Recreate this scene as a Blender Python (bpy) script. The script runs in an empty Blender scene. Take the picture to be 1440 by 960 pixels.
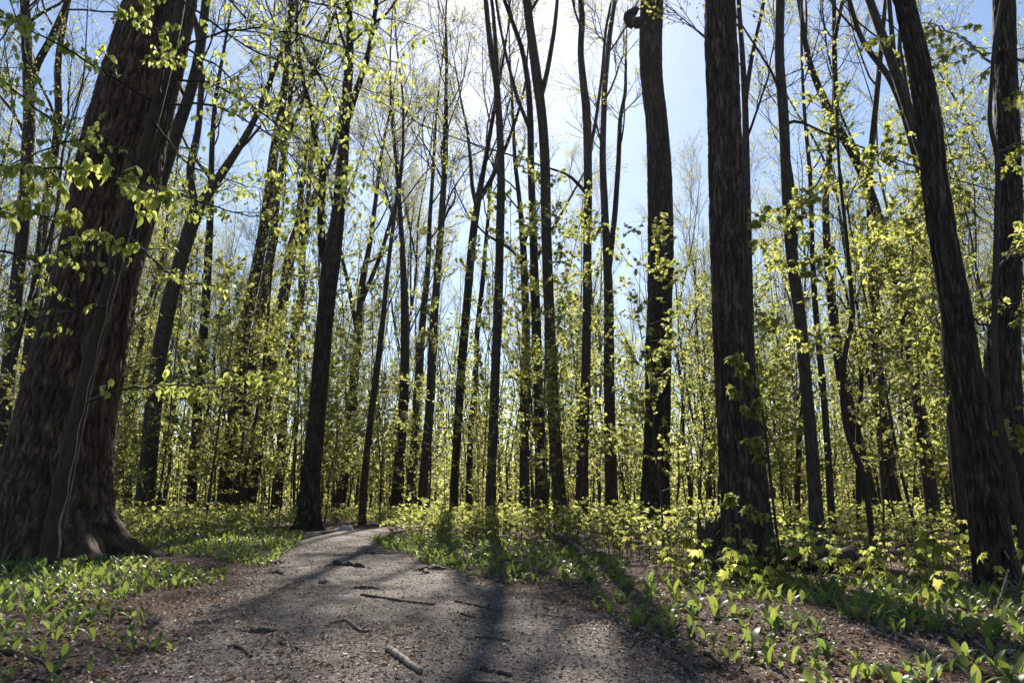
import bpy, math, random
import numpy as np

# ------------------------------------------------------------------ camera, sky, sun, exposure
sc = bpy.context.scene
col = sc.collection
EYE = 0.60
TILT = math.radians(12.5)
SUN_EL = math.radians(43.0)
SUN_AZ = math.radians(-1.0)         # straight down the path (+Y)

cam_d = bpy.data.cameras.new('camera')
cam_d.sensor_width = 36.0
cam_d.lens = 24.0
cam_d.clip_start = 0.05
cam_d.clip_end = 3000
cam = bpy.data.objects.new('camera', cam_d)
col.objects.link(cam)
cam.location = (0, 0, EYE)
cam.rotation_euler = (math.pi / 2 + TILT, 0, 0)
sc.camera = cam

world = bpy.data.worlds.new('World')
sc.world = world
world.use_nodes = True
wn = world.node_tree
sky = wn.nodes.new('ShaderNodeTexSky')
sky.sky_type = 'NISHITA'
sky.sun_disc = False
sky.sun_elevation = SUN_EL
sky.sun_rotation = SUN_AZ
sky.altitude = 150
sky.air_density = 1.0
sky.dust_density = 0.42
sky.ozone_density = 2.0
bg = wn.nodes['Background']
bg.inputs['Strength'].default_value = 0.068
wn.links.new(sky.outputs['Color'], bg.inputs['Color'])

sun_d = bpy.data.lights.new('sun', 'SUN')
sun_d.energy = 5.0
sun_d.angle = math.radians(0.65)
sun_d.color = (1.0, 0.95, 0.86)
sun = bpy.data.objects.new('sun', sun_d)
col.objects.link(sun)
sun.location = (0, 40, 40)
sun.rotation_euler = (-(math.pi / 2 - SUN_EL), 0, -SUN_AZ)

sc.view_settings.view_transform = 'Standard'
sc.view_settings.look = 'None'
sc.view_settings.exposure = 1.3
sc.view_settings.gamma = 1.0
sc.cycles.max_bounces = 8
sc.cycles.transmission_bounces = 4
sc.cycles.diffuse_bounces = 4
sc.cycles.use_denoising = True

# ------------------------------------------------------------------ helpers
RS = np.random.RandomState(7)
random.seed(7)
CT, ST = math.cos(TILT), math.sin(TILT)


def at(px, py, d):
    """a measured picture point at ground distance d -> place in the wood"""
    u = (px - 720) / 960.0
    v = (480 - py) / 960.0
    k = d / (CT - v * ST)
    return np.array([u * k, d, EYE + k * (ST + v * CT)])


def gdist(py):
    v = (480 - py) / 960.0
    t = -(ST + v * CT)
    return EYE * (CT - v * ST) / t


def depth_of(p):
    return p[1] * CT + (p[2] - EYE) * ST


def _hash(x, y, z):
    h = (x.astype(np.uint32) * np.uint32(374761393) + y.astype(np.uint32) * np.uint32(668265263)
         + z.astype(np.uint32) * np.uint32(2246822519))
    h = (h ^ (h >> np.uint32(13))) * np.uint32(1274126177)
    h = h ^ (h >> np.uint32(16))
    return (h & np.uint32(0xFFFFFF)).astype(np.float64) / float(0xFFFFFF)


def vnoise(x, y, z=None):
    x = np.asarray(x, float); y = np.asarray(y, float)
    z = np.zeros_like(x) if z is None else np.asarray(z, float) + 0 * x
    xi, yi, zi = np.floor(x), np.floor(y), np.floor(z)
    fx, fy, fz = x - xi, y - yi, z - zi
    fx = fx * fx * (3 - 2 * fx); fy = fy * fy * (3 - 2 * fy); fz = fz * fz * (3 - 2 * fz)
    xi = xi.astype(np.int64); yi = yi.astype(np.int64); zi = zi.astype(np.int64)
    r = 0
    for dx in (0, 1):
        wx = fx if dx else 1 - fx
        for dy in (0, 1):
            wy = fy if dy else 1 - fy
            for dz in (0, 1):
                wz = fz if dz else 1 - fz
                r = r + wx * wy * wz * _hash(xi + dx, yi + dy, zi + dz)
    return r


# path centre line and half width by distance
PATH_Y = np.array([-6, 0, 2.2, 3, 4, 5, 6, 7, 8.6, 10, 11.7, 13.5, 16, 19, 24, 32, 45])
PATH_X = np.array([0.9, 0.1, -0.30, -0.45, -0.68, -1.0, -1.35, -1.68, -2.12, -2.5, -2.85, -2.75, -1.6, 1.2, 6.5, 14, 24])
PATH_W = np.array([1.0, 1.0, 0.98, 0.93, 0.87, 0.78, 0.68, 0.58, 0.46, 0.44, 0.44, 0.46, 0.5, 0.5, 0.5, 0.5, 0.5])


def path_c(y): return np.interp(y, PATH_Y, PATH_X)
def path_w(y): return np.interp(y, PATH_Y, PATH_W)


def ground_z(x, y):
    x = np.asarray(x, float); y = np.asarray(y, float)
    z = 0.10 * (vnoise(x * 0.23 + 3.1, y * 0.23 + 8.2) - 0.5) + 0.045 * (vnoise(x * 0.9, y * 0.9) - 0.5)
    z = z + 0.022 * (vnoise(x * 3.1, y * 3.1) - 0.5) + 0.010 * (vnoise(x * 9.1, y * 9.1) - 0.5)
    d = np.abs(x - path_c(y)) - path_w(y)
    bank = np.clip(d / 0.7, 0, 1)
    bank = bank * bank * (3 - 2 * bank)
    z = z * (0.35 + 0.65 * bank) + 0.05 * bank - 0.02
    far = np.clip((y - 14) / 60.0, 0, 1)
    dip = np.clip((y - 10.5) / 8.0, 0, 1)
    return z - 0.16 * dip * dip * (3 - 2 * dip) + 0.25 * far * (vnoise(x * 0.06, y * 0.06) - 0.5)


def path_z(x, y):
    x = np.asarray(x, float); y = np.asarray(y, float)
    e = np.abs(x - path_c(y)) / path_w(y) + 0.30 * (vnoise(x * 2.3 + 9, y * 2.3) - 0.5) + 0.16 * (vnoise(x * 9, y * 9) - 0.5)
    return ground_z(x, y) + 0.014 - 0.07 * np.clip(e - 0.98, 0, 1) + 0.007 * (vnoise(x * 17, y * 17) - 0.5)


def surf_z(x, y): return np.maximum(ground_z(x, y), path_z(x, y))


def mk_mesh(name, verts, faces, smooth=True, attrs=None):
    """faces: list of integer arrays, each (n, corners)"""
    me = bpy.data.meshes.new(name)
    verts = np.ascontiguousarray(verts, np.float32)
    faces = [np.asarray(f) for f in faces if len(f)]
    me.vertices.add(len(verts))
    me.vertices.foreach_set('co', verts.ravel())
    loops = np.concatenate([f.ravel() for f in faces]).astype(np.int32)
    tot = np.concatenate([np.full(len(f), f.shape[1]) for f in faces]).astype(np.int32)
    start = np.concatenate([[0], np.cumsum(tot)[:-1]]).astype(np.int32)
    me.loops.add(len(loops))
    me.loops.foreach_set('vertex_index', loops)
    me.polygons.add(len(tot))
    me.polygons.foreach_set('loop_start', start)
    me.polygons.foreach_set('loop_total', tot)
    me.polygons.foreach_set('use_smooth', np.full(len(tot), smooth))
    if attrs:
        for k, a in attrs.items():
            at_ = me.attributes.new(k, 'FLOAT', 'POINT')
            at_.data.foreach_set('value', np.ascontiguousarray(a, np.float32))
    me.update(calc_edges=True)
    return me


def obj(name, me, mat=None, parent=None, loc=None):
    o = bpy.data.objects.new(name, me)
    col.objects.link(o)
    if mat is not None and me is not None and len(me.materials) == 0:
        me.materials.append(mat)
    o.parent = parent
    if loc is not None:
        o.location = loc
    return o


def tag(o, label=None, cat=None, group=None, kind=None):
    if label: o['label'] = label
    if cat: o['category'] = cat
    if group: o['group'] = group
    if kind: o['kind'] = kind
    return o


def thing(name, label, cat, loc, rz=0.0, s=1.0, group=None):
    o = bpy.data.objects.new(name, None)
    o.empty_display_size = 0.1
    col.objects.link(o)
    o.location = loc
    o.rotation_euler = (0, 0, rz)
    o.scale = (s, s, s)
    return tag(o, label, cat, group)


def landmark(x, y, reach):
    b = min(LANDMARK, key=lambda q: math.hypot(q[0] - x, q[1] - y))
    return b[2] if math.hypot(b[0] - x, b[1] - y) < reach else None


def backdrop(x, y):
    near = [q for q in LANDMARK if q[1] < y]
    return min(near, key=lambda q: abs(math.atan2(q[0], q[1]) - math.atan2(x, y)))[2]


def copy_tree(o, parent=None):
    c = o.copy()
    col.objects.link(c)
    c.parent = parent
    for ch in list(o.children):
        copy_tree(ch, c)
    return c


# ------------------------------------------------------------------ materials
def new_mat(name):
    m = bpy.data.materials.new(name)
    m.use_nodes = True
    nt = m.node_tree
    return m, nt, nt.nodes['Principled BSDF'], nt.nodes['Material Output']


def ramp(nt, stops):
    r = nt.nodes.new('ShaderNodeValToRGB')
    e = r.color_ramp.elements
    while len(e) < len(stops):
        e.new(0.5)
    for i, (p, c) in enumerate(stops):
        e[i].position = p
        e[i].color = (*c, 1)
    return r


def bark_mat(name, dark, light, moss=None, scale=1.0, bump=0.6, relief=False):
    m, nt, bs, out = new_mat(name)
    L = nt.links.new
    tc = nt.nodes.new('ShaderNodeTexCoord')
    mp = nt.nodes.new('ShaderNodeMapping')
    mp.inputs['Scale'].default_value = (34 * scale, 34 * scale, 8.5 * scale)
    L(tc.outputs['Object'], mp.inputs['Vector'])
    n1 = nt.nodes.new('ShaderNodeTexNoise')
    n1.inputs['Scale'].default_value = 1.0
    n1.inputs['Detail'].default_value = 5
    n1.inputs['Roughness'].default_value = 0.65
    n1.inputs['Distortion'].default_value = 0.4
    L(mp.outputs['Vector'], n1.inputs['Vector'])
    n2 = nt.nodes.new('ShaderNodeTexNoise')
    n2.inputs['Scale'].default_value = 1.7
    n2.inputs['Detail'].default_value = 3
    L(tc.outputs['Object'], n2.inputs['Vector'])
    r = ramp(nt, [(0.36, dark), (0.64, light)])
    L(n1.outputs['Fac'], r.inputs['Fac'])
    hv = nt.nodes.new('ShaderNodeHueSaturation')
    oi = nt.nodes.new('ShaderNodeObjectInfo')
    mr = nt.nodes.new('ShaderNodeMapRange')
    mr.inputs['To Min'].default_value = 0.75
    mr.inputs['To Max'].default_value = 1.25
    L(oi.outputs['Random'], mr.inputs['Value'])
    L(mr.outputs['Result'], hv.inputs['Value'])
    mx = nt.nodes.new('ShaderNodeMix')
    mx.data_type = 'RGBA'
    mr2 = nt.nodes.new('ShaderNodeMapRange')
    mr2.inputs['From Min'].default_value = 0.48
    mr2.inputs['From Max'].default_value = 0.75
    mr2.inputs['To Max'].default_value = 0.55
    L(n2.outputs['Fac'], mr2.inputs['Value'])
    L(mr2.outputs['Result'], mx.inputs['Factor'])
    L(r.outputs['Color'], mx.inputs[6])
    mx.inputs[7].default_value = (*(moss or light), 1)
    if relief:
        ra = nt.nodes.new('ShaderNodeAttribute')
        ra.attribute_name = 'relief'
        rr = ramp(nt, [(0.0, (0.20, 0.17, 0.15)), (0.45, (0.62, 0.60, 0.58)), (0.72, (1.35, 1.33, 1.30)), (1.0, (2.1, 2.08, 2.05))])  # bark's own tones, plus shade painted into furrows and highlights onto ridges
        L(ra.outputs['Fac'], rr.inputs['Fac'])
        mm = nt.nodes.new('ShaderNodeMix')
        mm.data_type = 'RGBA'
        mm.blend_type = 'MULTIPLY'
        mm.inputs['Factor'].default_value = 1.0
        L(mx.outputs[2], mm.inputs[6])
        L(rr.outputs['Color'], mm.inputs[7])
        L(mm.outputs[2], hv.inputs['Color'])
    else:
        L(mx.outputs[2], hv.inputs['Color'])
    L(hv.outputs['Color'], bs.inputs['Base Color'])
    bs.inputs['Roughness'].default_value = 0.85
    bs.inputs['Specular IOR Level'].default_value = 0.25
    b = nt.nodes.new('ShaderNodeBump')
    b.inputs['Strength'].default_value = bump
    b.inputs['Distance'].default_value = 0.012
    L(n1.outputs['Fac'], b.inputs['Height'])
    L(b.outputs['Normal'], bs.inputs['Normal'])
    return m


def leaf_mat(name, c0, c1, t0, t1, trans=0.5, rough=0.45, spec=0.35, use_attr=True, veins=0.0):
    """c0..c1 reflected colour, t0..t1 colour of light coming through; tint picks between"""
    m, nt, bs, out = new_mat(name)
    L = nt.links.new
    if use_attr:
        a = nt.nodes.new('ShaderNodeAttribute')
        a.attribute_name = 'tint'
        f = a.outputs['Fac']
    else:
        a = nt.nodes.new('ShaderNodeObjectInfo')
        f = a.outputs['Random']
    r1 = ramp(nt, [(0.0, c0), (1.0, c1)])
    r2 = ramp(nt, [(0.0, t0), (1.0, t1)])
    L(f, r1.inputs['Fac'])
    L(f, r2.inputs['Fac'])
    L(r1.outputs['Color'], bs.inputs['Base Color'])
    bs.inputs['Roughness'].default_value = rough
    bs.inputs['Specular IOR Level'].default_value = spec
    tr = nt.nodes.new('ShaderNodeBsdfTranslucent')
    L(r2.outputs['Color'], tr.inputs['Color'])
    mx = nt.nodes.new('ShaderNodeMixShader')
    mx.inputs['Fac'].default_value = trans
    L(bs.outputs['BSDF'], mx.inputs[1])
    L(tr.outputs['BSDF'], mx.inputs[2])
    L(mx.outputs['Shader'], out.inputs['Surface'])
    return m


def soil_mat(name, stops, fine=90.0, bump=0.5, dist=0.012):
    m, nt, bs, out = new_mat(name)
    L = nt.links.new
    tc = nt.nodes.new('ShaderNodeTexCoord')
    n1 = nt.nodes.new('ShaderNodeTexNoise')
    n1.inputs['Scale'].default_value = fine
    n1.inputs['Detail'].default_value = 6
    n1.inputs['Roughness'].default_value = 0.75
    L(tc.outputs['Object'], n1.inputs['Vector'])
    n2 = nt.nodes.new('ShaderNodeTexNoise')
    n2.inputs['Scale'].default_value = 2.3
    n2.inputs['Detail'].default_value = 4
    L(tc.outputs['Object'], n2.inputs['Vector'])
    v = nt.nodes.new('ShaderNodeTexVoronoi')
    v.inputs['Scale'].default_value = fine * 0.8
    L(tc.outputs['Object'], v.inputs['Vector'])
    ad = nt.nodes.new('ShaderNodeMath')
    ad.operation = 'MULTIPLY_ADD'
    ad.inputs[1].default_value = 0.6
    L(n2.outputs['Fac'], ad.inputs[0])
    L(n1.outputs['Fac'], ad.inputs[2])
    sb = nt.nodes.new('ShaderNodeMath')
    sb.operation = 'SUBTRACT'
    L(ad.outputs[0], sb.inputs[0])
    sb.inputs[1].default_value = 0.30
    r = ramp(nt, stops)
    L(sb.outputs[0], r.inputs['Fac'])
    mx = nt.nodes.new('ShaderNodeMix')
    mx.data_type = 'RGBA'
    mx.blend_type = 'MULTIPLY'
    mx.inputs['Factor'].default_value = 0.55
    L(r.outputs['Color'], mx.inputs[6])
    vr = ramp(nt, [(0.0, (0.45, 0.42, 0.4)), (0.5, (1, 1, 1)), (1.0, (1.6, 1.5, 1.4))])
    vs = nt.nodes.new('ShaderNodeSeparateColor')
    L(v.outputs['Color'], vs.inputs['Color'])
    L(vs.outputs['Red'], vr.inputs['Fac'])
    L(vr.outputs['Color'], mx.inputs[7])
    L(mx.outputs[2], bs.inputs['Base Color'])
    bs.inputs['Roughness'].default_value = 0.9
    bs.inputs['Specular IOR Level'].default_value = 0.2
    b = nt.nodes.new('ShaderNodeBump')
    b.inputs['Strength'].default_value = bump
    b.inputs['Distance'].default_value = dist
    L(n1.outputs['Fac'], b.inputs['Height'])
    L(b.outputs['Normal'], bs.inputs['Normal'])
    return m


M = {}
M['bark'] = bark_mat('furrowed bark', (0.017, 0.013, 0.010), (0.070, 0.055, 0.042), (0.055, 0.046, 0.034))
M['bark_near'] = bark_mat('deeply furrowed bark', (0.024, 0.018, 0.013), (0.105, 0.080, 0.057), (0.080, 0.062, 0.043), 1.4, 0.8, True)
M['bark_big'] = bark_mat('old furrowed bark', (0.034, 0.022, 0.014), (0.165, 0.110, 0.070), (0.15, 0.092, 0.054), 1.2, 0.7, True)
M['bark_smooth'] = bark_mat('smooth grey bark', (0.028, 0.021, 0.015), (0.058, 0.045, 0.032), (0.05, 0.042, 0.028), 1.0, 0.4)
M['twig'] = bark_mat('twig bark', (0.022, 0.017, 0.013), (0.06, 0.047, 0.035), None, 2.0, 0.1)
M['stem'] = bark_mat('sapling bark', (0.025, 0.019, 0.014), (0.06, 0.048, 0.035), None, 2.0, 0.15)
M['dead'] = bark_mat('dead wood', (0.10, 0.08, 0.062), (0.30, 0.245, 0.19), (0.2, 0.17, 0.14), 2.4, 0.5)
M['dead_dark'] = bark_mat('dark dead wood', (0.035, 0.026, 0.020), (0.11, 0.085, 0.065), None, 2.4, 0.6)
M['leek'] = leaf_mat('leek leaf', (0.048, 0.082, 0.026), (0.095, 0.125, 0.038), (0.18, 0.28, 0.055), (0.40, 0.45, 0.08), 0.44, 0.38, 0.42, False)
M['leek_s'] = leaf_mat('leek leaf far', (0.048, 0.082, 0.026), (0.10, 0.125, 0.038), (0.18, 0.28, 0.055), (0.42, 0.46, 0.08), 0.44, 0.38, 0.42, True)
M['maple'] = leaf_mat('young maple leaf', (0.075, 0.10, 0.020), (0.12, 0.125, 0.03), (0.42, 0.50, 0.08), (0.68, 0.68, 0.17), 0.65, 0.5, 0.3, False)
M['maple_s'] = leaf_mat('young maple leaf mass', (0.070, 0.095, 0.020), (0.125, 0.12, 0.03), (0.34, 0.40, 0.085), (0.60, 0.57, 0.17), 0.62, 0.5, 0.3, True)
M['beech'] = leaf_mat('young beech leaf', (0.085, 0.12, 0.022), (0.12, 0.14, 0.03), (0.48, 0.56, 0.11), (0.72, 0.74, 0.22), 0.62, 0.42, 0.35, False)
M['beech_s'] = leaf_mat('young beech leaf mass', (0.085, 0.12, 0.022), (0.12, 0.14, 0.03), (0.48, 0.56, 0.11), (0.72, 0.74, 0.22), 0.62, 0.42, 0.35, True)
M['crown'] = leaf_mat('opening crown leaf', (0.085, 0.09, 0.022), (0.12, 0.10, 0.03), (0.42, 0.43, 0.09), (0.60, 0.54, 0.15), 0.6, 0.5, 0.25, True)
M['litter'] = leaf_mat('dead leaf', (0.10, 0.058, 0.038), (0.50, 0.37, 0.28), (0.14, 0.06, 0.03), (0.34, 0.20, 0.10), 0.2, 0.6, 0.25, True)
M['chips'] = leaf_mat('wood chips', (0.06, 0.047, 0.038), (0.34, 0.28, 0.23), (0.06, 0.047, 0.038), (0.2, 0.16, 0.12), 0.1, 0.7, 0.3, True)
M['ground'] = soil_mat('forest floor', [(0.28, (0.020, 0.014, 0.010)), (0.5, (0.075, 0.050, 0.036)), (0.72, (0.17, 0.12, 0.088))], 46, 0.8, 0.02)
M['path'] = soil_mat('trodden earth', [(0.26, (0.042, 0.034, 0.029)), (0.48, (0.105, 0.088, 0.076)), (0.74, (0.235, 0.20, 0.175))], 120, 0.7, 0.010)
M['stone'] = soil_mat('pale stone', [(0.3, (0.25, 0.24, 0.22)), (0.7, (0.5, 0.48, 0.44))], 30, 0.3, 0.01)

# ------------------------------------------------------------------ strands, tubes, leaves


def nrm(v):
    return v / np.maximum(np.linalg.norm(v, axis=-1, keepdims=True), 1e-9)


def resample(pts, rad, k):
    pts = np.asarray(pts, float); rad = np.asarray(rad, float)
    s = np.concatenate([[0], np.cumsum(np.linalg.norm(np.diff(pts, axis=0), axis=1))])
    # catmull-rom like smoothing through dense linear + blur
    n = 200
    t = np.linspace(0, s[-1], n)
    P = np.stack([np.interp(t, s, pts[:, i]) for i in range(3)], 1)
    R = np.interp(t, s, rad)
    w = max(3, n // (2 * len(pts)))
    ker = np.hanning(2 * w + 3)[1:-1]; ker /= ker.sum()
    pad = len(ker) // 2
    Q = np.empty_like(P)
    for i in range(3):
        a = P[:, i]
        ext = np.concatenate([2 * a[0] - a[pad:0:-1], a, 2 * a[-1] - a[-2:-pad - 2:-1]])
        Q[:, i] = np.convolve(ext, ker, 'valid')
    Q[0], Q[-1] = P[0], P[-1]
    tt = np.linspace(0, n - 1, k)
    P2 = np.stack([np.interp(tt, np.arange(n), Q[:, i]) for i in range(3)], 1)
    R2 = np.interp(tt, np.arange(n), R)
    return P2, R2


def tubes(P, R, sides):
    """P (n,k,3), R (n,k) -> verts, quads"""
    n, k, _ = P.shape
    T = np.gradient(P, axis=1)
    T = nrm(T)
    mean = nrm(P[:, -1] - P[:, 0])
    ref = np.where(np.abs(mean[:, 2:3]) > 0.8, np.array([[1.0, 0.13, 0]]), np.array([[0.05, 0.1, 1.0]]))
    A = nrm(np.cross(T, ref[:, None, :]))
    B = np.cross(T, A)
    th = np.arange(sides) / sides * 2 * np.pi
    V = P[:, :, None, :] + R[:, :, None, None] * (A[:, :, None, :] * np.cos(th)[None, None, :, None]
                                                  + B[:, :, None, :] * np.sin(th)[None, None, :, None])
    V = V.reshape(-1, 3)
    idx = np.arange(n * k * sides).reshape(n, k, sides)
    a = idx[:, :-1, :]
    b = np.roll(a, -1, axis=2)
    c = idx[:, 1:, :]
    d = np.roll(c, -1, axis=2)
    F = np.stack([a, b, d, c], -1).reshape(-1, 4)
    return V, F


def merge(parts):
    vs, fs, off = [], [], 0
    for V, F in parts:
        vs.append(V)
        fs.append(F + off)
        off += len(V)
    by = {}
    for f in fs:
        by.setdefault(f.shape[1], []).append(f)
    return np.concatenate(vs), [np.concatenate(v) for v in by.values()]


def sprout(P, R, m, t0, t1, ang, length, k, trop, wob, rng, rf=0.5, rmin=0.003, taper=0.6, tpow=1.0):
    """m children on each parent strand; returns child strands"""
    n, kk, _ = P.shape
    t = t0 + (t1 - t0) * ((np.arange(m)[None, :] + rng.rand(n, m)) / m) ** tpow
    f = t * (kk - 1)
    i = np.clip(f.astype(int), 0, kk - 2)
    w = (f - i)[..., None]
    ar = np.arange(n)[:, None]
    p = P[ar, i] * (1 - w) + P[ar, i + 1] * w
    tan = nrm(P[ar, i + 1] - P[ar, i])
    r = R[ar, i] * (1 - w[..., 0]) + R[ar, i + 1] * w[..., 0]
    q = nrm(np.cross(tan, rng.normal(size=(n, m, 3))))
    an = ang * (0.7 + 0.6 * rng.rand(n, m, 1))
    d = tan * np.cos(an) + q * np.sin(an)
    ln = length * (0.55 + 0.75 * rng.rand(n, m)) * (1 - taper * (t - t0) / max(1e-6, (t1 - t0)))
    C = np.empty((n * m, k, 3)); CR = np.empty((n * m, k))
    p = p.reshape(-1, 3); d = d.reshape(-1, 3); ln = ln.reshape(-1); r = r.reshape(-1)
    r0 = np.maximum(r * rf, rmin)
    C[:, 0] = p; CR[:, 0] = r0
    for j in range(1, k):
        d = nrm(d + wob * rng.normal(size=d.shape) + np.array([0, 0, trop]))
        p = p + d * (ln / (k - 1))[:, None]
        C[:, j] = p
        CR[:, j] = r0 * (1 - j / (k - 1)) ** 0.8 + rmin * 0.5
    return C, CR


KITE = (np.array([[0, 0, 0], [0.36, 0.45, 0.07], [0, 1.0, -0.12], [-0.36, 0.45, 0.07]]), np.array([[0, 1, 2], [0, 2, 3]]))
OVAL = (np.array([[0, 0, 0], [0.26, 0.22, .05], [0.33, 0.5, .06], [0.2, 0.8, -.02], [0, 1.05, -0.16],
                  [-0.2, 0.8, -.02], [-0.33, 0.5, .06], [-0.26, 0.22, .05], [0, 0.5, -0.01]]),
        np.array([[8, 0, 1], [8, 1, 2], [8, 2, 3], [8, 3, 4], [8, 4, 5], [8, 5, 6], [8, 6, 7], [8, 7, 0]]))


def fan_leaf(half, cy, droop):
    out = list(half) + [(-x, y) for x, y in reversed(half[1:-1])]
    v = [(x, y, -droop * (x * x * 1.4 + max(0, y - cy) ** 2) + 0.05 * abs(x)) for x, y in out] + [(0, cy, 0)]
    n = len(out)
    f = [(n, i, (i + 1) % n) for i in range(n)]
    return np.array(v, float), np.array(f)


MAPLE_LO = fan_leaf([(0, 0), (.46, .02), (.34, .28), (.50, .58), (.2, .56), (0, 1.0)], 0.3, 0.5)
MAPLE_HI = fan_leaf([(0, 0), (.14, -.07), (.42, -.10), (.40, .02), (.60, .10), (.40, .22), (.50, .36), (.66, .62), (.46, .56),
                     (.36, .64), (.20, .50), (.22, .70), (.10, .80), (0, 1.06)], 0.3, 0.55)


def leaf_frames(n, rng, droop=0.5, spread=1.0, heading=None):
    """random leaf frames: Y along the blade, hanging by droop"""
    az = rng.rand(n) * 2 * np.pi if heading is None else heading
    el = -droop + spread * 0.45 * rng.normal(size=n)
    y = np.stack([np.cos(az) * np.cos(el), np.sin(az) * np.cos(el), np.sin(el)], 1)
    up = np.array([0, 0, 1.0]) + 0.35 * spread * rng.normal(size=(n, 3))
    x = nrm(np.cross(y, up))
    z = np.cross(x, y)
    return x, y, z


def leaves(tmpl, pos, size, frames, rng, widths=None):
    V0, F0 = tmpl
    x, y, z = frames
    n = len(pos)
    s = np.asarray(size)[:, None, None]
    wx = 1.0 if widths is None else np.asarray(widths)[:, None, None]
    V = pos[:, None, :] + s * (wx * V0[None, :, 0:1] * x[:, None, :] + V0[None, :, 1:2] * y[:, None, :] + V0[None, :, 2:3] * z[:, None, :])
    F = F0[None] + (np.arange(n) * len(V0))[:, None, None]
    tint = np.repeat(rng.rand(n), len(V0))
    return V.reshape(-1, 3), F.reshape(-1, F0.shape[1]), tint


def on_strands(P, per, rng, t0=0.3, t1=1.0):
    n, k, _ = P.shape
    t = (t0 + (t1 - t0) * rng.rand(n, per)) * (k - 1)
    i = np.clip(t.astype(int), 0, k - 2)
    w = (t - i)[..., None]
    ar = np.arange(n)[:, None]
    return (P[ar, i] * (1 - w) + P[ar, i + 1] * w).reshape(-1, 3)


# ------------------------------------------------------------------ ground and path
def grid_mesh(name, xs, ys, zf):
    X, Y = np.meshgrid(xs, ys)
    Z = zf(X, Y)
    V = np.stack([X, Y, Z], -1).reshape(-1, 3)
    n, m = X.shape
    i = np.arange(n * m).reshape(n, m)
    F = np.stack([i[:-1, :-1], i[:-1, 1:], i[1:, 1:], i[1:, :-1]], -1).reshape(-1, 4)
    return mk_mesh(name, V, [F])


def spaced(stops):
    out = []
    for a, b, step in stops:
        out.append(np.arange(a, b, step))
    out.append([stops[-1][1]])
    return np.concatenate(out)


gx = spaced([(-400, -100, 100), (-100, -20, 4), (-20, -6, 0.4), (-6, 6, 0.065), (6, 20, 0.4), (20, 100, 4), (100, 400, 100)])
gy = spaced([(-100, -20, 40), (-20, 1.2, 0.5), (1.2, 8, 0.065), (8, 14, 0.2), (14, 30, 0.5), (30, 100, 3), (100, 600, 100)])
g = obj('ground', grid_mesh('ground', gx, gy, ground_z), M['ground'])
tag(g, 'brown woodland floor of soil and dead leaves under the trees', 'ground', kind='structure')

ys = spaced([(-6, 1.2, 0.3), (1.2, 7, 0.03), (7, 14, 0.08), (14, 44, 0.4)])
us = np.linspace(-1.35, 1.35, 96)
Y = np.repeat(ys[:, None], len(us), 1)
X = path_c(Y) + us[None, :] * path_w(Y)
Z = path_z(X, Y)
i = np.arange(X.size).reshape(X.shape)
F = np.stack([i[:-1, :-1], i[:-1, 1:], i[1:, 1:], i[1:, :-1]], -1).reshape(-1, 4)
p_ = obj('path', mk_mesh('path', np.stack([X, Y, Z], -1).reshape(-1, 3), [F]), M['path'])
tag(p_, 'trodden grey brown earth footpath winding into the woods', 'path', kind='structure')


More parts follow.
